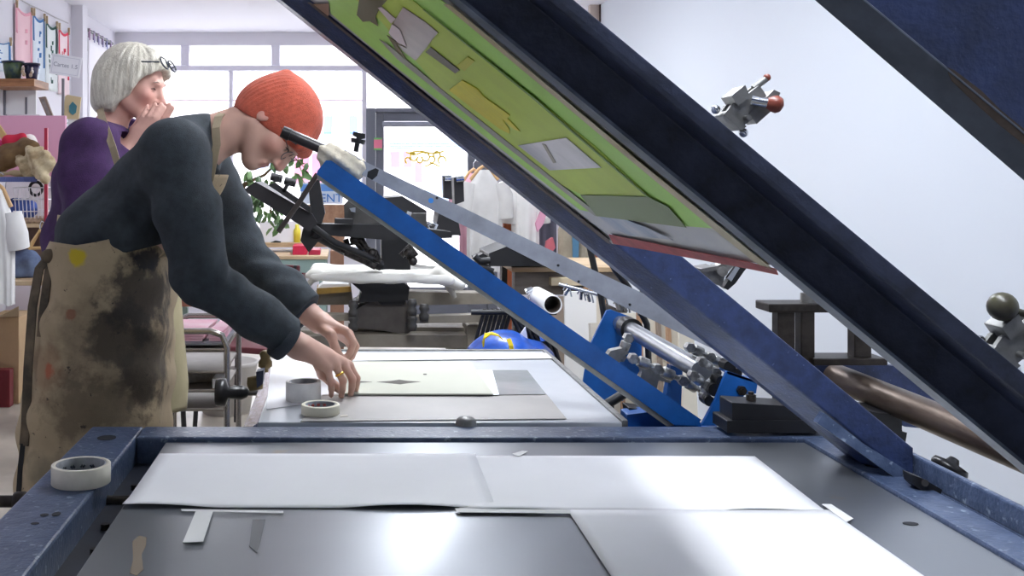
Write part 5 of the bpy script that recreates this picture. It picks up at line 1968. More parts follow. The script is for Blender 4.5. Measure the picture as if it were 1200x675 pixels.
for cx_, cy_, rx, ry, n in cl:
    for _ in range(n):
        a, r_ = rg.uniform(0, 6.28), math.sqrt(rg.random())
        p = P(cx_ + rx * r_ * math.cos(a), cy_ + ry * r_ * math.sin(a), 5.86 + rg.uniform(-.16, .16))
        L = rg.uniform(.05, .075)
        d = Vector((rg.uniform(-.7, .7), rg.uniform(-.5, .5), rg.uniform(-1, -.2))).normalized()
        s = d.cross(Vector((rg.uniform(-1, 1), rg.uniform(-1, 1), rg.uniform(-.3, .3)))).normalized() * L * .26
        nn2 = d.cross(s).normalized() * L * .08
        m.mi = rg.randrange(3)
        m.add([p, p + d * L * .3 + s - nn2, p + d * L * .3 + nn2 * .6, p + d * L * .3 - s - nn2, p + d * L * .7 + s * .8 - nn2, p + d * L * .7 + nn2 * .4, p + d * L * .7 - s * .8 - nn2, p + d * L],
              [(0, 1, 2), (0, 2, 3), (1, 4, 5, 2), (2, 5, 6, 3), (4, 7, 5), (5, 7, 6)], True)
m.build('leaves', LEAF, fi)
# ---------------------------------------------------------------- shop display on the left
Yl = 4.6
ds = thing('display_shelf', 'pink backed display shelf unit with a thin red post beside the woman', 'shelf', (-1.55, Yl, 0))


def lx(px, Y=Yl): return (px - CX) * Y / F
def lz(py, Y=Yl): return HC - (py - CY) * Y / F


MB().span(lx(-40), lx(51), Yl + .36, Yl + .385, lz(207), lz(130)).build('back_panel', M('pink_panel', (222, 164, 190), .7), ds, bevel=.002)
REDP = M('red_post_paint', (170, 30, 62), .4)
for x, y in ((51.5, Yl + .01), (51.5, Yl + .36), (-40, Yl + .01), (-40, Yl + .36)):
    MB().span(lx(x), lx(x) + .014, y - .007, y + .007, 0, lz(150)).build('post', REDP, ds)
for y0, y1 in ((207, 210), (262, 267), (330, 335)):
    MB().span(lx(-40), lx(51), Yl + .01, Yl + .36, lz(y1), lz(y0)).build('shelf', PALEWOOD, ds, bevel=.002)
MB().span(lx(-40), lx(50), Yl + .34, Yl + .36, lz(331), lz(267)).build('lower_panel', M('brown_panel', (122, 96, 86), .7), ds)
m = MB()
for k in range(22):
    x = lx(-2 + k * 2.1)
    m.cyl((x, Yl + .0, lz(207.5)), (x, Yl - .004, lz(213)), .006, n=6)
o = m.build('blue_fringe', M('blue_fringe_cloth', (92, 100, 150), .9), None, (lx(20), Yl, lz(207)))
tag(o, 'blue fringe hanging from the shelf edge below the canvas bags', 'fringe', None, 'stuff')


def blob(name, caps, col, label, cat, k=.02, h=.006, wr=.004, fr=60, rgb2=None, floor=None):
    pts = [Vector(p) for a, b, ra, rb in caps for p in (a, b)]
    R_ = max(max(c[2], c[3]) for c in caps) + .03
    lo = [min(p[i] for p in pts) - R_ for i in range(3)]
    hi = [max(p[i] for p in pts) + R_ for i in range(3)]
    S = SDF(lo, hi, h)
    for a, b, ra, rb in caps:
        S.cap(a, b, ra, rb, k)
    S.wrinkle(lambda x, y, z: wr * np.sin(fr * x + .6 * fr * z) + .5 * wr * np.sin(1.9 * fr * z - fr * x + fr * y))
    if floor is not None:
        S.cut((0, 0, floor), (0, 0, -1))
    me = S.mesh(name)
    c = sum(pts, Vector()) / len(pts)
    c.z = min(p.z for p in pts)
    o = link(name, me, M(name + '_cloth', col, .9, rgb2=rgb2, vscale=14, bump=.15, bscale=200), None, c)
    return tag(o, label, cat)


fz = lz(207) + .001
Pl = lambda x, y, d=0.0: P(x, y, Yl + d)
blob('canvas_bag', [(Pl(-8, 196, .12), Pl(38, 172, .10), .05, .035), (Pl(-8, 188, .14), Pl(30, 172, .14), .045, .04)], (122, 96, 62), 'long brown canvas bag lying folded on the upper display shelf', 'bag', rgb2=(96, 72, 46), floor=fz)
blob('cloth_bundle', [(Pl(28, 188, .03), Pl(36, 203, .03), .03, .03), (Pl(36, 180, .02), Pl(44, 204, .0), .026, .028), (Pl(42, 178, .0), Pl(55, 194, -.03), .03, .036), (Pl(51, 190, -.03), Pl(54, 209, -.04), .034, .022)], (216, 200, 166), 'cream crumpled cloth bundle hanging over the shelf end by the red post', 'cloth', wr=.008, fr=75, rgb2=(160, 138, 104))
blob('cloth_roll', [(Pl(2, 204, .08), Pl(26, 203, .08), .012, .012)], (202, 184, 150), 'thin beige cloth roll at the front of the upper display shelf', 'cloth', h=.004)
blob('red_purse', [(Pl(12, 166, .2), Pl(25, 163, .2), .035, .025)], (196, 36, 66), 'small red purse behind the brown canvas bag', 'purse')
blob('white_pouch', [(Pl(26, 168, .24), Pl(36, 166, .24), .035, .03)], (238, 230, 226), 'small white pouch between red purse and pink panel', 'pouch')
blob('pink_pouch', [(Pl(-6, 172, .22), Pl(3, 174, .22), .045, .03)], (216, 66, 130), 'bright pink pouch at the picture edge on the upper shelf', 'pouch')
o = MB().pix([(-6, 150), (-1, 146), (12, 166), (6, 170)], Yl + .27, .02).build('framed_card', M('card_yellow', (206, 180, 120), .7), None, Pl(0, 165, .25), bevel=.002)
tag(o, 'tilted yellowish framed card leaning on the pink panel', 'card')
# wire basket with blue cloth
bk = thing('wire_basket', 'white wire basket on the lower display shelf holding blue cloth', 'basket', (lx(32), Yl + .12, lz(262)))
m = MB()
for k in range(9):
    x = lx(14 + k * 4.4)
    m.tube([(x, Yl + .03, lz(220)), (x + .004, Yl + .05, lz(261))], .002, 6)
for y in (220, 234, 248, 261):
    m.tube([(lx(13), Yl + .03, lz(y)), (lx(50), Yl + .03, lz(y))], .0025, 6)
    m.tube([(lx(13), Yl + .26, lz(y)), (lx(50), Yl + .26, lz(y))], .0025, 6)
    m.tube([(lx(13), Yl + .03, lz(y)), (lx(13), Yl + .26, lz(y))], .0025, 6).tube([(lx(50), Yl + .03, lz(y)), (lx(50), Yl + .26, lz(y))], .0025, 6)
m.build('wires', M('white_wire', (226, 222, 226), .35), bk)
m = MB().span(lx(12), lx(51), Yl + .02, Yl + .28, lz(262) + .001, lz(256))
m.build('wicker_base', M('wicker', (196, 166, 140), .8, var=.3, vscale=60, bump=.4), bk, bevel=.004)
blob('blue_cloth', [(Pl(20, 246, .12), Pl(32, 246, .12), .05, .045), (Pl(24, 240, .12), Pl(27, 236, .12), .03, .015)], (74, 96, 168), 'crumpled blue cloth lying in the white wire basket', 'cloth', rgb2=(56, 74, 140), floor=lz(256))
m = MB()
cc = Pl(42, 221, .16)
m.tube([cc + Vector((math.cos(a * .42) * .028, 0, math.sin(a * .42) * .03)) for a in range(16)], .007, 8)
o = m.build('black_ring', BLACKP, None, cc)
tag(o, 'black ring shaped handle above the blue cloth', 'ring')
# hanger on the shelf end
hg = thing('wooden_hanger', 'empty pale wooden clothes hanger hung below the basket', 'hanger', Pl(46, 268, -.03))
MB().tube([Pl(34, 291, -.03), Pl(47, 270, -.03), Pl(57, 290, -.03)], .010, 10).tube([Pl(34, 291, -.03), Pl(57, 290, -.03)], .007, 10).build('body', M('hanger_wood', (214, 178, 124), .5), hg)
MB().tube([Pl(47, 270, -.03), Pl(47, 264, -.03), Pl(49, 259, -.03), Pl(52, 261, -.03)], .0035, 8).build('hook', CHROME, hg)
blob('denim_cloth', [(Pl(12, 306, .2), Pl(36, 306, .2), .05, .05), (Pl(14, 320, .2), Pl(34, 320, .2), .045, .05)], (112, 130, 160), 'folded grey blue cloth on the shelf below the empty hanger', 'cloth', rgb2=(84, 96, 130), floor=lz(330))


def garment(name, xl, xr, y0, y1, Y, mat, label, group=None, sleeve=True, hanger=True, thick=.035, xn=None, cat='garment', seed=0, slope=.10):
    """Shirt hanging from its hanger, folds all round."""
    a, b = (xl - CX) * Y / F, (xr - CX) * Y / F
    z0, z1 = HC - (y0 - CY) * Y / F, HC - (y1 - CY) * Y / F
    cx_, w = (a + b) / 2, (b - a) / 2
    t = thing(name, label, cat, (cx_, Y, z1), group)
    rings = []
    N = 48
    for k in range(15):
        v = k / 14
        z = z0 + (z1 - z0) * v
        s = min(1.0, .26 + (v * (z0 - z1)) / slope * .74) if (z0 - z1) > 0 else 1
        ww = w * s
        tk = thick * (.55 + .45 * min(1, v * 4))
        ring = []
        for i in range(N):
            th = 2 * math.pi * i / N
            f = 1 + .28 * v * math.sin(th * 7 + seed) * math.sin(v * 4 + seed + th)
            ring.append((cx_ + ww * math.copysign(abs(math.cos(th)) ** .8, math.cos(th)), Y + tk * math.sin(th) * f + .008 * v * math.sin(th * 11 + seed), z + .006 * math.sin(th * 5 + seed) * v))
        rings.append(ring)
    MB().loft(rings, True, True).build('cloth', mat, t)
    if sleeve:
        for sd in (-1, 1):
            m = MB()
            m.tube([(cx_ + sd * w * .82, Y, z0 - slope * .72), (cx_ + sd * w * 1.04, Y, z0 - slope * 1.4), (cx_ + sd * w * 1.12, Y + .01, z0 - .24)], [thick * .8, thick * 1.05, thick * 1.0], 14)
            m.build('sleeve', mat, t)
    if hanger:
        m = MB().tube([(cx_ - w * .8, Y, z0 - slope * .55), (cx_ - w * .3, Y, z0 + .004), (cx_, Y, z0 + .022), (cx_ + w * .3, Y, z0 + .004), (cx_ + w * .8, Y, z0 - slope * .55)], .009, 10)
        m.build('hanger', M('hanger_wood', (204, 164, 116), .5), t)
        MB().tube([(cx_, Y, z0 + .02), (cx_, Y, z0 + .055), (cx_ + .012, Y, z0 + .07), (cx_ + .024, Y, z0 + .06)], .0028, 8).build('hook', CHROME, t)
    return t


LINEN = M('white_linen', (232, 230, 228), .9, var=.03, vscale=10)
garment('hanging_shirt', -22, 17, 222, 356, 4.35, LINEN, 'white short sleeved shirt hanging at the picture edge before the display shelf', slope=.13, thick=.05, seed=2)
o = MB().span(-2.04, lx(22, 6.05), 6.05, 6.38, 0, lz(372, 6.05)).build('cardboard_box', M('tan_cardboard', (196, 166, 128), .85, var=.06, vscale=5), None, (-1.98, 6.2, 0), bevel=.004)
tag(o, 'tan cardboard box on the floor beneath the white hanging shirt', 'box')
m = MB().sheet(lambda u, v: P(-2 + 24 * u, 372 - 12 * v * u, 6.06 - .2 * v) + Vector((0, 0, .004)), 8, 6, .004)
o = m.build('box_flap', M('pale_cardboard', (206, 184, 152), .85), None, P(10, 372, 6.06))
tag(o, 'pale open cardboard flap on top of the tan box', 'flap')
o = MB().span(-2.04, lx(14, 6.0), 5.96, 6.03, 0, lz(432, 6.0)).build('red_crate', M('dark_red_paint', (122, 36, 44), .6), None, (-1.98, 6.0, 0), bevel=.004)
tag(o, 'low dark red board on the floor in front of the tan box', 'board')

# wall shelf with pots
Yp = 6.1
o = MB().span(XL, lx(40, Yp), Yp, Yp + .3, lz(101, Yp), lz(92, Yp)).build('wall_shelf', WOOD, None, (XL, Yp + .1, lz(101, Yp)), bevel=.003)
tag(o, 'brown wooden wall shelf that carries two painted pots', 'shelf')
zp = lz(92, Yp) + .0005


def pot(px, w0, w1, ytop, mat, label):
    t = thing('painted_pot', label, 'pot', (lx(px, Yp), Yp + .1, zp))
    r0, r1 = w0 / 2 * Yp / F, w1 / 2 * Yp / F
    h = lz(ytop, Yp) - zp
    MB().lathe([(0, 0), (r0, 0), (r0 * .3 + r1 * .7, h * .55), (r1, h), (r1 - .006, h), (r1 - .012, h * .55), (0, h * .5)], (lx(px, Yp), Yp + .1, zp), 28).build('body', mat, t)
    MB().lathe([(r1 - .004, -.004), (r1 + .005, -.004), (r1 + .005, .006), (r1 - .004, .006)], (lx(px, Yp), Yp + .1, zp + h), 28, closed=True).build('rim', M('dark_rim', (36, 40, 66), .4), t)
    return t


pot(9, 17, 24, 71, M('mottled_glaze', (38, 62, 74), .35, rgb2=(92, 110, 70), vscale=30), 'dark green mottled pot at the picture edge on the wall shelf')
pt2 = pot(31, 12, 18, 73.5, M('navy_glaze', (46, 44, 84), .35, rgb2=(30, 30, 60), vscale=12), 'navy pot with pale feather pattern at the wall shelf end')
m = MB()
for k, (x, y) in enumerate(((27, 80), (26.5, 84), (28, 87), (37, 80), (37.5, 84), (36, 88))):
    m.ball(P(x, y, Yp + .065), .011, (1, .5, 1.2), n=10, m=6)
m.each('pattern', M('pale_feather', (196, 170, 140), .6, rgb2=(240, 236, 230), vscale=40), pt2)
pf = thing('picture_frame', 'white board in grey frame under the wall shelf', 'picture', (lx(24, 6.4), 6.4, lz(134, 6.4)))
MB().span(lx(6, 6.4), lx(42, 6.4), 6.40, 6.42, lz(134, 6.4), lz(104, 6.4)).build('board', WHITE_P, pf)
m = MB().span(lx(4, 6.4), lx(7, 6.4), 6.385, 6.42, lz(135, 6.4), lz(103, 6.4)).span(lx(4, 6.4), lx(43, 6.4), 6.385, 6.42, lz(104.5, 6.4), lz(102.5, 6.4)).span(lx(30, 6.4), lx(32, 6.4), 6.39, 6.41, lz(134, 6.4), lz(114, 6.4))
m.build('frame', M('grey_frame', (120, 120, 130), .5), pf)
o = MB().span(XL + .003, lx(45, 6.4), 6.425, 6.5, .0, lz(134, 6.4)).build('side_cabinet', M('pale_cabinet', (222, 214, 220), .6), None, (lx(20, 6.4), 6.45, 0), bevel=.003)
tag(o, 'pale narrow cabinet against the wall behind the pink panel', 'cabinet')

# tea towels on the wall
INK = {'pink': (238, 168, 186), 'blue': (62, 120, 182), 'green': (52, 92, 84), 'red': (226, 58, 88)}


def towel(px0, px1, y0, y1, kind, label):
    Xw = XL + .012
    Ya, Yb_ = F * -Xw / (CX - px0), F * -Xw / (CX - px1)
    z0 = HC - (y0 - CY) * Ya / F
    z1 = HC - (y1 - CY) * Ya / F

    def fn(u, v, off=0.0):
        sag = .035 * math.sin(u * math.pi) * (1 - v)
        return Vector((Xw + .012 * math.sin(u * 7) * v + off, Ya + (Yb_ - Ya) * u, z0 + (z1 - z0) * v - sag))
    t = thing('tea_towel', label, 'tea towel', (Xw, (Ya + Yb_) / 2, z1), 'printed tea towels along the wall')
    pale = {'pink': (246, 206, 214), 'blue': (226, 236, 246), 'green': (232, 238, 238), 'red': (248, 226, 230)}[kind]
    MB().sheet(fn, 20, 20, .004).build('cloth', M(kind + '_towel_cloth', pale, .9), t)
    ink = M(kind + '_ink', INK[kind], .9)
    m = MB()
    def bar(u0, u1, v0, v1):
        m.sheet(lambda u, v: fn(u0 + (u1 - u0) * u, v0 + (v1 - v0) * v, .0035), 6, 6, .001)
    bar(.03, .97, .01, .05)
    bar(.02, .10, .02, .4)
    bar(.90, .98, .02, .75)
    rg = random.Random(len(label))
    for _ in range(9 if kind != 'pink' else 3):
        u0, v0 = rg.uniform(.18, .65), rg.uniform(.15, .85)
        bar(u0, u0 + rg.uniform(.08, .2), v0, v0 + rg.uniform(.03, .09))
    m.build('print', ink, t)
    for u in (.04, .96):
        p = fn(u, 0)
        MB().box((p.x + .008, p.y, p.z + .0), (.014, .012, .05)).build('peg', PALEWOOD, t)


towel(17.5, 37, 3, 88, 'pink', 'pale pink tea towel, first of the row on the left wall')
towel(38, 51.5, 13, 96, 'blue', 'blue printed tea towel, second in the row on the wall')
towel(53, 66, 22, 104, 'green', 'dark green printed tea towel, third in the row on the wall')
towel(68, 80, 30, 110, 'red', 'red printed tea towel, last of the row beside the pier')
towel(-14, 12, 38, 78, 'blue', 'pale blue patterned cloth behind the pots at the picture edge')
m = MB().tube([(XL + .015, F * 2.04 / (CX - x), HC - (y - CY) * (F * 2.04 / (CX - x)) / F) for x, y in ((16, -4), (35, 6), (52, 14), (65, 21), (79, 27))], .004, 6)
o = m.build('hanging_line', M('cord', (200, 196, 200), .8), None, (XL + .015, 7.2, 2.3))
tag(o, 'thin line along the wall from which the tea towels hang', 'cord')
# cloth with a red motif on a black rail by the window
kt = thing('printed_cloth', 'white cloth with red diamond print hanging from a black rail by the window', 'printed cloth', (-2.0, 8.7, 1.7))
y0_, y1_ = 8.18, 9.1
m = MB().tube([(-1.99, y0_, 2.42), (-1.99, y1_, 2.42)], .012, 8).tube([(-1.99, y0_, 2.42), (-1.99, y0_, 2.25)], .012, 8).tube([(-1.99, y1_, 2.42), (-2.05, y1_, 2.42)], .01, 8)
m.build('rail', BLACK, kt)


def kfn(u, v, off=0.0):
    return Vector((-1.985 + .015 * math.sin(u * 9) * v + off, y0_ + .04 + (y1_ - y0_ - .08) * u, 2.36 - .95 * v))


MB().sheet(kfn, 20, 16, .004).build('cloth', M('white_print_cloth', (246, 244, 250), .9), kt)
m = MB()
for a, b in (((.5, .35), (.62, .48)), ((.62, .48), (.52, .62)), ((.52, .62), (.40, .48)), ((.40, .48), (.5, .35)), ((.5, .2), (.5, .35))):
    n = 5
    pts = [kfn(a[0] + (b[0] - a[0]) * k / n, a[1] + (b[1] - a[1]) * k / n, .006) for k in range(n + 1)]
    m.tube(pts, .022, 6)
m.build('print', M('red_print', (226, 40, 84), .8), kt)
m = MB()
for k in range(6):
    u = .05 + k * .18
    p = kfn(u, 0)
    m.box((p.x, p.y, p.z + .03), (.012, .03, .09))
m.each('clip', M('clip_mix', (190, 150, 180), .6, rgb2=(120, 140, 190), vscale=3), kt)

# sign on a stick, frames and plant between panel and woman
Ysg = 5.2
cb_ = thing('plant_cabinet', 'tall narrow pale cabinet behind the woman carrying a green plant', 'cabinet', (lx(66, 5.5), 5.5, 0))
MB().span(lx(40, 5.5), lx(104, 5.5), 5.42, 5.8, .06, lz(184, 5.5)).build('body', M('cabinet_paint', (216, 206, 206), .6), cb_, bevel=.004)
for k in range(2):
    MB().span(lx(42 + k * 31, 5.5), lx(71 + k * 31, 5.5), 5.40, 5.419, .1, lz(190, 5.5)).build('door', M('cabinet_door', (222, 214, 214), .6), cb_, bevel=.003)
MB().span(lx(41, 5.5), lx(103, 5.5), 5.44, 5.78, 0, .06).build('plinth', DKGREY, cb_)
sg = thing('price_sign', 'white card sign tilted on a thin stick above the plant', 'sign', P(74, 180, 5.5))
cs = P(77, 77, 5.46)
Rs = RY(9)
MB().box(cs, (.155, .006, .105), Rs).build('card', M('sign_card', (246, 246, 250), .6), sg, bevel=.001)
m = MB()
for a, b, c, d in ((0, .042, .135, .0015), (0, -.042, .135, .0015), (-.067, 0, .0015, .085), (.067, 0, .0015, .085)):
    m.box(cs + Rs @ Vector((a, -.0036, b)), (c, .001, d), Rs)
m.build('border', M('sign_border', (190, 190, 205), .6), sg)
text('lettering', 'Cartes 1.5', .030, cs + Rs @ Vector((0, -.0036, 0)), Rs @ RX(90), M('sign_grey_ink', (150, 150, 165), .6), sg, .0006)
MB().cyl(P(73.5, 184, 5.47), P(74, 92, 5.47), .007).build('stick', M('stick_grey', (120, 116, 122), .6), sg)
pf = thing('picture_frame', 'brown tilted picture frame leaning beside the plant', 'picture', P(54, 142, 5.6))
MB().pix([(45, 114), (53, 113), (63, 139), (57, 142)], 5.6, .02).build('frame', M('taupe_frame', (150, 128, 116), .6), pf, bevel=.002)
MB().pix([(47.5, 116.5), (51.5, 116), (60, 137.5), (57.5, 139)], 5.597, .002).build('picture', M('grey_picture', (170, 160, 156), .6, rgb2=(120, 112, 110), vscale=12), pf)
MB().cyl(P(57, 184, 5.63), P(56, 141, 5.63), .006).build('easel', WOOD, pf)
pc = thing('greeting_card', 'beige card with a teal leaf shape behind the purple shoulder', 'card', P(85, 184, 5.5))
MB().pix([(76, 113), (79, 111), (95, 114), (92, 140), (74, 139)], 5.5, .012).build('card', M('beige_card', (212, 192, 150), .7), pc, bevel=.001)
MB().pix([(85, 119), (90, 124), (89, 132), (85, 135), (81, 131), (81, 124)], 5.497, .004).build('leaf_motif', M('teal_ink', (70, 128, 140), .7), pc)
MB().pix([(80, 139), (90, 139.5), (90, 184), (80, 184)], 5.51, .02).build('stand', WHITE_P, pc)
sp = thing('spider_plant', 'striped spider plant in a pot on the pale cabinet', 'plant', P(61, 184, 5.6))
p0 = P(61, 184, 5.6)
MB().lathe([(0, .001), (.04, .001), (.055, .07), (.05, .07), (0, .06)], p0, 20).build('pot', M('grey_pot', (130, 120, 116), .6), sp)
m = MB()
rg = random.Random(3)
for k in range(26):
    a = rg.uniform(0, 6.28)
    L = rg.uniform(.12, .24)
    d = Vector((math.cos(a), math.sin(a) * .6, 0))
    m.mi = k % 2
    b0 = p0 + Vector((0, 0, .06))
    pts = [b0 + d * (L * t * .55) + Vector((0, 0, L * (1.5 * t - 1.0 * t * t * (1 + .6 * (k % 3))))) for t in (0, .25, .5, .75, 1)]
    s = Vector((-d.y, d.x, .3)).normalized()
    ws = [.007, .010, .009, .006, .001]
    m.loft([[p - s * w, p + Vector((0, 0, -.002)), p + s * w, p + Vector((0, 0, .002))] for p, w in zip(pts, ws)], True, True)
m.build('leaves', [M('spider_green', (60, 92, 60), .5), M('spider_pale', (150, 176, 140), .5)], sp)
m = MB()
for x, y in ((66, 141), (62, 144), (70, 144), (65, 165), (68, 150)):
    m.ball(P(x, y, 5.5), .012, (1, .6, .8), n=10, m=6)
m.each('flowers', M('white_petal', (244, 240, 244), .6), sp)

# ---------------------------------------------------------------- clothes rack on the right
Yr = 5.6
rk = thing('clothes_rack', 'red brown wooden clothes rack full of shirts beside the shop door', 'clothes rack', (lx(593, Yr), Yr, 0))
MB().span(lx(588, Yr), lx(598, Yr), Yr - .06, Yr - .02, 0, lz(178, Yr)).build('post', BROWNW, rk, bevel=.003)
MB().span(lx(692, Yr), lx(702, Yr), Yr - .06, Yr - .02, 0, lz(178, Yr)).build('post', BROWNW, rk, bevel=.003)
MB().tube([(lx(562, Yr), Yr - .04, lz(184, Yr)), (lx(706, Yr), Yr - .04, lz(184, Yr))], .013, 12).build('rail', BROWNW, rk)
MB().span(lx(588, Yr), lx(702, Yr), Yr - .06, Yr - .02, .10, .15).build('foot_bar', BROWNW, rk, bevel=.003)
for x in (593, 697):
    MB().span(lx(x, Yr) - .02, lx(x, Yr) + .02, Yr - .3, Yr + .22, 0, .05).build('foot', BROWNW, rk, bevel=.003)
GREYC = M('pale_grey_shirt', (216, 214, 212), .9, var=.05, vscale=9)
PINKC = M('dusty_pink_shirt', (220, 170, 186), .9)
DARKC = M('slate_cloth', (104, 104, 122), .9)
SANDC = M('sand_cloth', (186, 176, 156), .9, rgb2=(160, 150, 132), vscale=7)
for args in (
    (547, 588, 199, 318, 5.35, GREYC, 'pale grey shirt at the front of the rack beside the wooden post', 1),
    (538, 572, 203, 330, 5.65, PINKC, 'dusty pink shirt half hidden behind the pale grey shirt', 2),
    (599, 632, 206, 306, 5.45, LINEN, 'white long shirt right behind the wooden post', 3),
    (628, 652, 228, 312, 5.66, DARKC, 'slate coloured garment between white shirt and sand cloth', 4),
    (654, 690, 246, 330, 5.45, SANDC, 'sand coloured garment at the far end of the rack', 5),
):
    xl_, xr_, ya_, yb2, YY, mt, lab, sd = args
    garment('hanging_shirt', xl_, xr_, ya_, yb2, YY, mt, lab, 'shirts on the rack', seed=sd, sleeve=sd in (1, 2, 3), slope=.09, thick=.05)
o = MB().pix([(628, 262), (634, 247), (640, 252), (637, 262), (630, 272)], 5.38, .03).build('pink_scarf', M('pink_scarf_cloth', (220, 160, 184), .9), None, P(633, 272, 5.4), bevel=.006)
tag(o, 'small pink scarf hanging over the slate garment', 'scarf')
o = MB().pix([(641, 283), (648, 278), (651, 290), (646, 298), (639, 296)], 5.36, .04).build('red_cloth', M('rose_red_cloth', (196, 104, 114), .9), None, P(645, 298, 5.4), bevel=.006)
tag(o, 'small rose red cloth below the pink scarf', 'cloth')
o = MB().pix([(671, 268), (679, 272), (678, 304), (672, 306)], 5.36, .02).build('blue_cloth', M('teal_blue_cloth', (84, 128, 160), .9), None, P(675, 306, 5.4), bevel=.005)
tag(o, 'teal blue cloth strip in front of the sand garment', 'cloth')

# bench with boards behind the grey arm
Yb2 = 4.3
wb = thing('work_bench', 'grey brown work bench with pale board edges behind the grey squeegee arm', 'work bench', (lx(680, Yb2), Yb2, 0))
MB().span(lx(600, Yb2), lx(772, Yb2), Yb2, Yb2 + .5, lz(319, Yb2), lz(313, Yb2)).build('top_board', PALEWOOD, wb, bevel=.003)
MB().span(lx(604, Yb2), lx(736, Yb2), Yb2 + .02, Yb2 + .06, lz(346, Yb2), lz(319.2, Yb2)).build('apron_board', M('grey_brown_board', (122, 114, 106), .6, rgb2=(96, 88, 82), vscale=6, stretch=(1, 1, 6)), wb, bevel=.003)
MB().span(lx(644, Yb2), lx(694, Yb2), Yb2 - .03, Yb2 + .015, lz(334, Yb2), lz(325, Yb2)).build('pale_batten', M('batten', (206, 190, 160), .6), wb, bevel=.002)
for x in (606, 760):
    MB().span(lx(x, Yb2), lx(x + 7, Yb2), Yb2 + .07, Yb2 + .13, 0, lz(319.2, Yb2)).build('leg', DKGREY, wb)
    MB().span(lx(x, Yb2), lx(x + 7, Yb2), Yb2 + .42, Yb2 + .48, 0, lz(319.2, Yb2)).build('leg', DKGREY, wb)
MB().span(lx(620, Yb2), lx(740, Yb2), Yb2 + .1, Yb2 + .4, lz(375, Yb2), lz(370, Yb2)).build('shelf', DKGREY, wb)
# paper roll
rl = thing('paper_roll', 'rolled white paper tube lying beside the blue arm with a dark open end', 'paper roll', P(640, 364, 3.55))
a, b = P(629, 346, 3.75), P(648, 357, 3.40)
dv = (b - a).normalized()
L = (b - a).length
MB().lathe([(.030, 0), (.030, L), (.027, L), (.027, 0)], a, 32, dv, closed=True).build('paper', WHITE_P, rl)
MB().lathe([(.0268, .01), (.0268, L - .012), (.025, L - .012), (.025, .01)], a, 32, dv, closed=True).build('core', M('brown_core', (72, 62, 54), .8), rl)
m = MB().tube([P(616, 342, 3.7), P(622, 339, 3.7), P(626, 344, 3.72), P(620, 350, 3.72)], .010, 10).tube([P(640, 372, 3.6), P(636, 384, 3.6), P(640, 398, 3.6)], .02, 10)
m.build('holder', CHROME, rl)
# folded black drying rack
dr_ = thing('drying_rack', 'black folding drying rack of slanted bars behind the blue arm', 'drying rack', (lx(610, 3.82), 3.82, 0))
m = MB()
for k in range(7):
    x = 562 + k * 5.2
    MB().tube([P(x + 6, 362, 3.86), P(x - 4, 398, 3.86), P(x - 20, 470, 3.86), (P(x - 50, 0, 3.86).x, 3.86, .0)], .007, 8).build('bar', BLACK, dr_)
for k in range(7):
    x = 604 + k * 5.4
    MB().tube([P(x - 6, 366, 3.82), P(x + 14, 408, 3.82), P(x + 34, 470, 3.82), (P(x + 70, 0, 3.82).x, 3.82, .0)], .008, 8).build('bar', BLACK, dr_)
MB().tube([P(552, 366, 3.84), P(652, 366, 3.84)], .010, 8).build('top_rod', BLACK, dr_)
MB().tube([P(540, 440, 3.88), P(652, 440, 3.88)], .008, 8).build('low_rod', BLACK, dr_)
o = MB().pix([(600, 406), (616, 383), (620, 406)], 3.64, .01).build('white_sheet', WHITE_P, None, P(610, 406, 3.64))
tag(o, 'white paper corner leaning on the slanted black bars', 'paper')
# blue bag
bgt = thing('blue_bag', 'big shiny blue bag with yellow handle at the far table corner', 'bag', (lx(600, 3.55), 3.55, 0))
S = SDF((lx(550, 3.55), 3.38, -.02), (lx(660, 3.55), 3.78, lz(380, 3.55)), .008)
for k in range(4):
    y = 3.5 + .06 * k
    S.cap((lx(572, 3.55), y, .12), (lx(636, 3.55), y, .12), .09, .09, .05)
    S.cap((lx(574, 3.55), y, lz(420, 3.55)), (lx(590, 3.55), y, lz(421, 3.55)), .05, .045, .05)
    S.cap((lx(592, 3.55), y, lz(424, 3.55)), (lx(634, 3.55), y, lz(422, 3.55)), .045, .04, .04)
    S.cap((lx(580, 3.55), y, .1), (lx(580, 3.55), y, lz(426, 3.55)), .09, .05, .08)
    S.cap((lx(615, 3.55), y, .1), (lx(618, 3.55), y, lz(436, 3.55)), .10, .07, .08)
    S.cap((lx(598, 3.55), y, .1), (lx(598, 3.55), y, lz(436, 3.55)), .10, .07, .08)
S.wrinkle(lambda x, y, z: .008 * np.sin(30 * x + 18 * z) + .004 * np.sin(70 * z - 40 * x))
S.cut((0, 0, 0.002), (0, 0, -1))
link('bag_body', S.mesh('bag_body'), M('blue_tarpaulin', (26, 92, 196), .3, rgb2=(18, 60, 150), vscale=12), bgt)
m = MB()
ribbon(m, [P(566, 404, 3.44), P(568, 394, 3.43), P(576, 390.5, 3.42), P(584, 393, 3.42), P(588, 397, 3.42)], .035, .004, (0, 1, 0))
ribbon(m, [P(596, 397, 3.43), P(599, 405, 3.42), P(600, 416, 3.42)], .014, .004, (1, 0, 0))
m.build('handle', M('yellow_webbing', (236, 206, 30), .7), bgt)

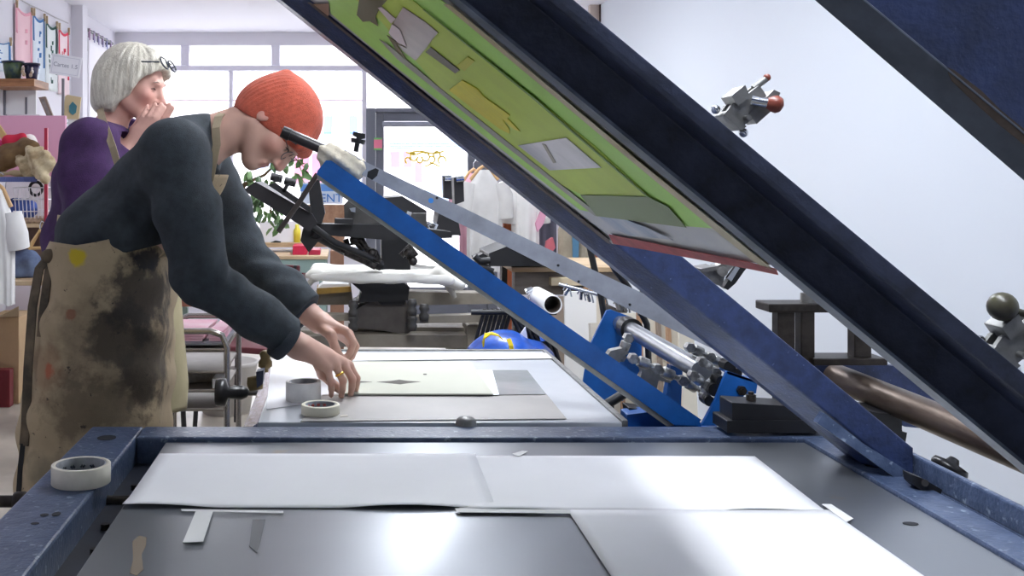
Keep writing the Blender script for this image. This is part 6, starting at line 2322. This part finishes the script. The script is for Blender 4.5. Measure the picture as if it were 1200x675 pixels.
# screens and boards leaning along the wall
CREAMW = M('cream_board', (226, 218, 200), .7, var=.05, vscale=6)
BONE = M('white_board', (238, 236, 232), .6)
TANB = M('tan_board', (192, 154, 122), .7, rgb2=(170, 132, 100), vscale=6)
TAUPE = M('taupe_board', (150, 134, 120), .7)
boards = [
    # x0, x1, y top, Y, material, lean (x shift), frame?, label
    (664, 702, 346, 3.95, BONE, 14, 0, 'white panel leaning behind the blue arm and the roll'),
    (650, 668, 352, 4.1, TAUPE, 4, 0, 'taupe board standing behind the paper roll'),
    (690, 716, 340, 4.15, TANB, 6, 1, 'tan wooden screen frame behind the white panel'),
    (700, 724, 384, 3.75, CREAMW, 2, 1, 'cream screen frame beside the far blue hinge plate'),
    (718, 740, 386, 3.60, TANB, 0, 1, 'tan screen frame below the steel shaft start'),
    (736, 756, 372, 3.68, CREAMW, 0, 1, 'cream screen frame between shaft and grey arm'),
    (752, 766, 352, 3.85, BONE, 0, 1, 'pale screen frame below the grey arm middle'),
    (762, 784, 358, 3.95, TANB, 0, 1, 'tan screen frame behind the steel shaft'),
    (782, 798, 368, 3.8, TAUPE, 0, 1, 'taupe screen frame near the clamps of the blue press'),
    (794, 812, 374, 3.7, TANB, 0, 1, 'tan screen frame beside the clamps of the blue press'),
    (808, 826, 384, 3.62, CREAMW, 0, 0, 'cream board beside the near blue hinge plate'),
]
for x0, x1, yt, Y, mt, ln, fr, lab in boards:
    t = thing('leaning_board' if not fr else 'leaning_screen', lab, 'board' if not fr else 'screen frame', (lx((x0 + x1) / 2, Y), Y, 0), 'boards leaning by the wall')
    z1 = lz(yt, Y)
    a, b = lx(x0, Y), lx(x1, Y)
    s = ln * Y / F
    dy = .12

    def bp(u, v, o_=0.0):
        return Vector((a + (b - a) * u + s * .4 * v, Y + dy * v - o_, z1 * v + .0))
    m = MB()
    if fr:
        e = min(.22, .022 / (b - a))
        for u0, u1, v0, v1 in ((0, e, 0, 1), (1 - e, 1, 0, 1), (e, 1 - e, 0, .03), (e, 1 - e, .965, 1)):
            q_ = [bp(u0, v0), bp(u1, v0), bp(u1, v1), bp(u0, v1)]
            m.loft([q_, [p + Vector((0, .03, -.004)) for p in q_]])
        m.build('frame', mt, t, bevel=.0015)
        m = MB()
        q_ = [bp(e, .03, -.012), bp(1 - e, .03, -.012), bp(1 - e, .965, -.012), bp(e, .965, -.012)]
        m.loft([q_, [p + Vector((0, .003, 0)) for p in q_]])
        m.build('mesh', random.choice([CREAMW, TANB, TAUPE, CREAMW]), t)
    else:
        q_ = [bp(0, 0), bp(1, 0), bp(1, 1), bp(0, 1)]
        m.loft([q_, [p + Vector((0, .02, 0)) for p in q_]])
        m.build('panel', mt, t, bevel=.002)
# clip rail
cr = thing('clip_rail', 'row of small steel clips hanging on a rod above the leaning boards', 'clip rail', P(725, 345, 3.5))
MB().tube([P(655, 333, 3.6), P(780, 366, 3.45)], .006, 8).build('rod', STEEL, cr)
for k in range(8):
    x = 664 + k * 14.2 + 3 * math.sin(k * 2.1)
    y = 336 + (x - 662) * .27
    p = P(x, y, 3.6 - .00125 * (x - 655))
    m = MB()
    m.box(p + Vector((0, 0, -.016)), (.008, .016, .026), RY(random.uniform(-35, 35)))
    m.tube([p + Vector((-.012, 0, -.01)), p + Vector((0, 0, .012)), p + Vector((.012, 0, -.012)), p + Vector((.016, 0, -.032))], .003, 6)
    m.build('clip', random.choice([CHROME, IRON, ALU]), cr)
# cables
o = MB().tube([P(684, 262, 3.42), P(690, 285, 3.42), P(696, 312, 3.42), P(704, 345, 3.42), P(716, 420, 3.42), P(716, 480, 3.42), Vector((P(712, 0, 3.42).x, 3.42, .01))], .0105, 12).build('black_cable', BLACKP, None, P(690, 480, 3.42))
tag(o, 'black cable dropping steeply behind the far navy arm, nearer the shirts', 'cable')
o = MB().tube([P(702, 282, 3.46), P(710, 298, 3.46), P(722, 318, 3.46), P(736, 336, 3.46), P(758, 380, 3.46), P(762, 460, 3.46), Vector((P(760, 0, 3.46).x, 3.46, .01))], .0105, 12).build('black_cable', BLACKP, None, P(740, 460, 3.46))
tag(o, 'black cable curving past the grey arm towards the steel shaft', 'cable')
o = MB().span(lx(688, 4.9), lx(800, 4.9), 4.9, 5.2, lz(318, 4.9), lz(309, 4.9)).build('shelf_board', PALEWOOD, None, (lx(740, 4.9), 5.0, lz(318, 4.9)), bevel=.003)
tag(o, 'pale horizontal shelf board behind the two black cables', 'shelf')
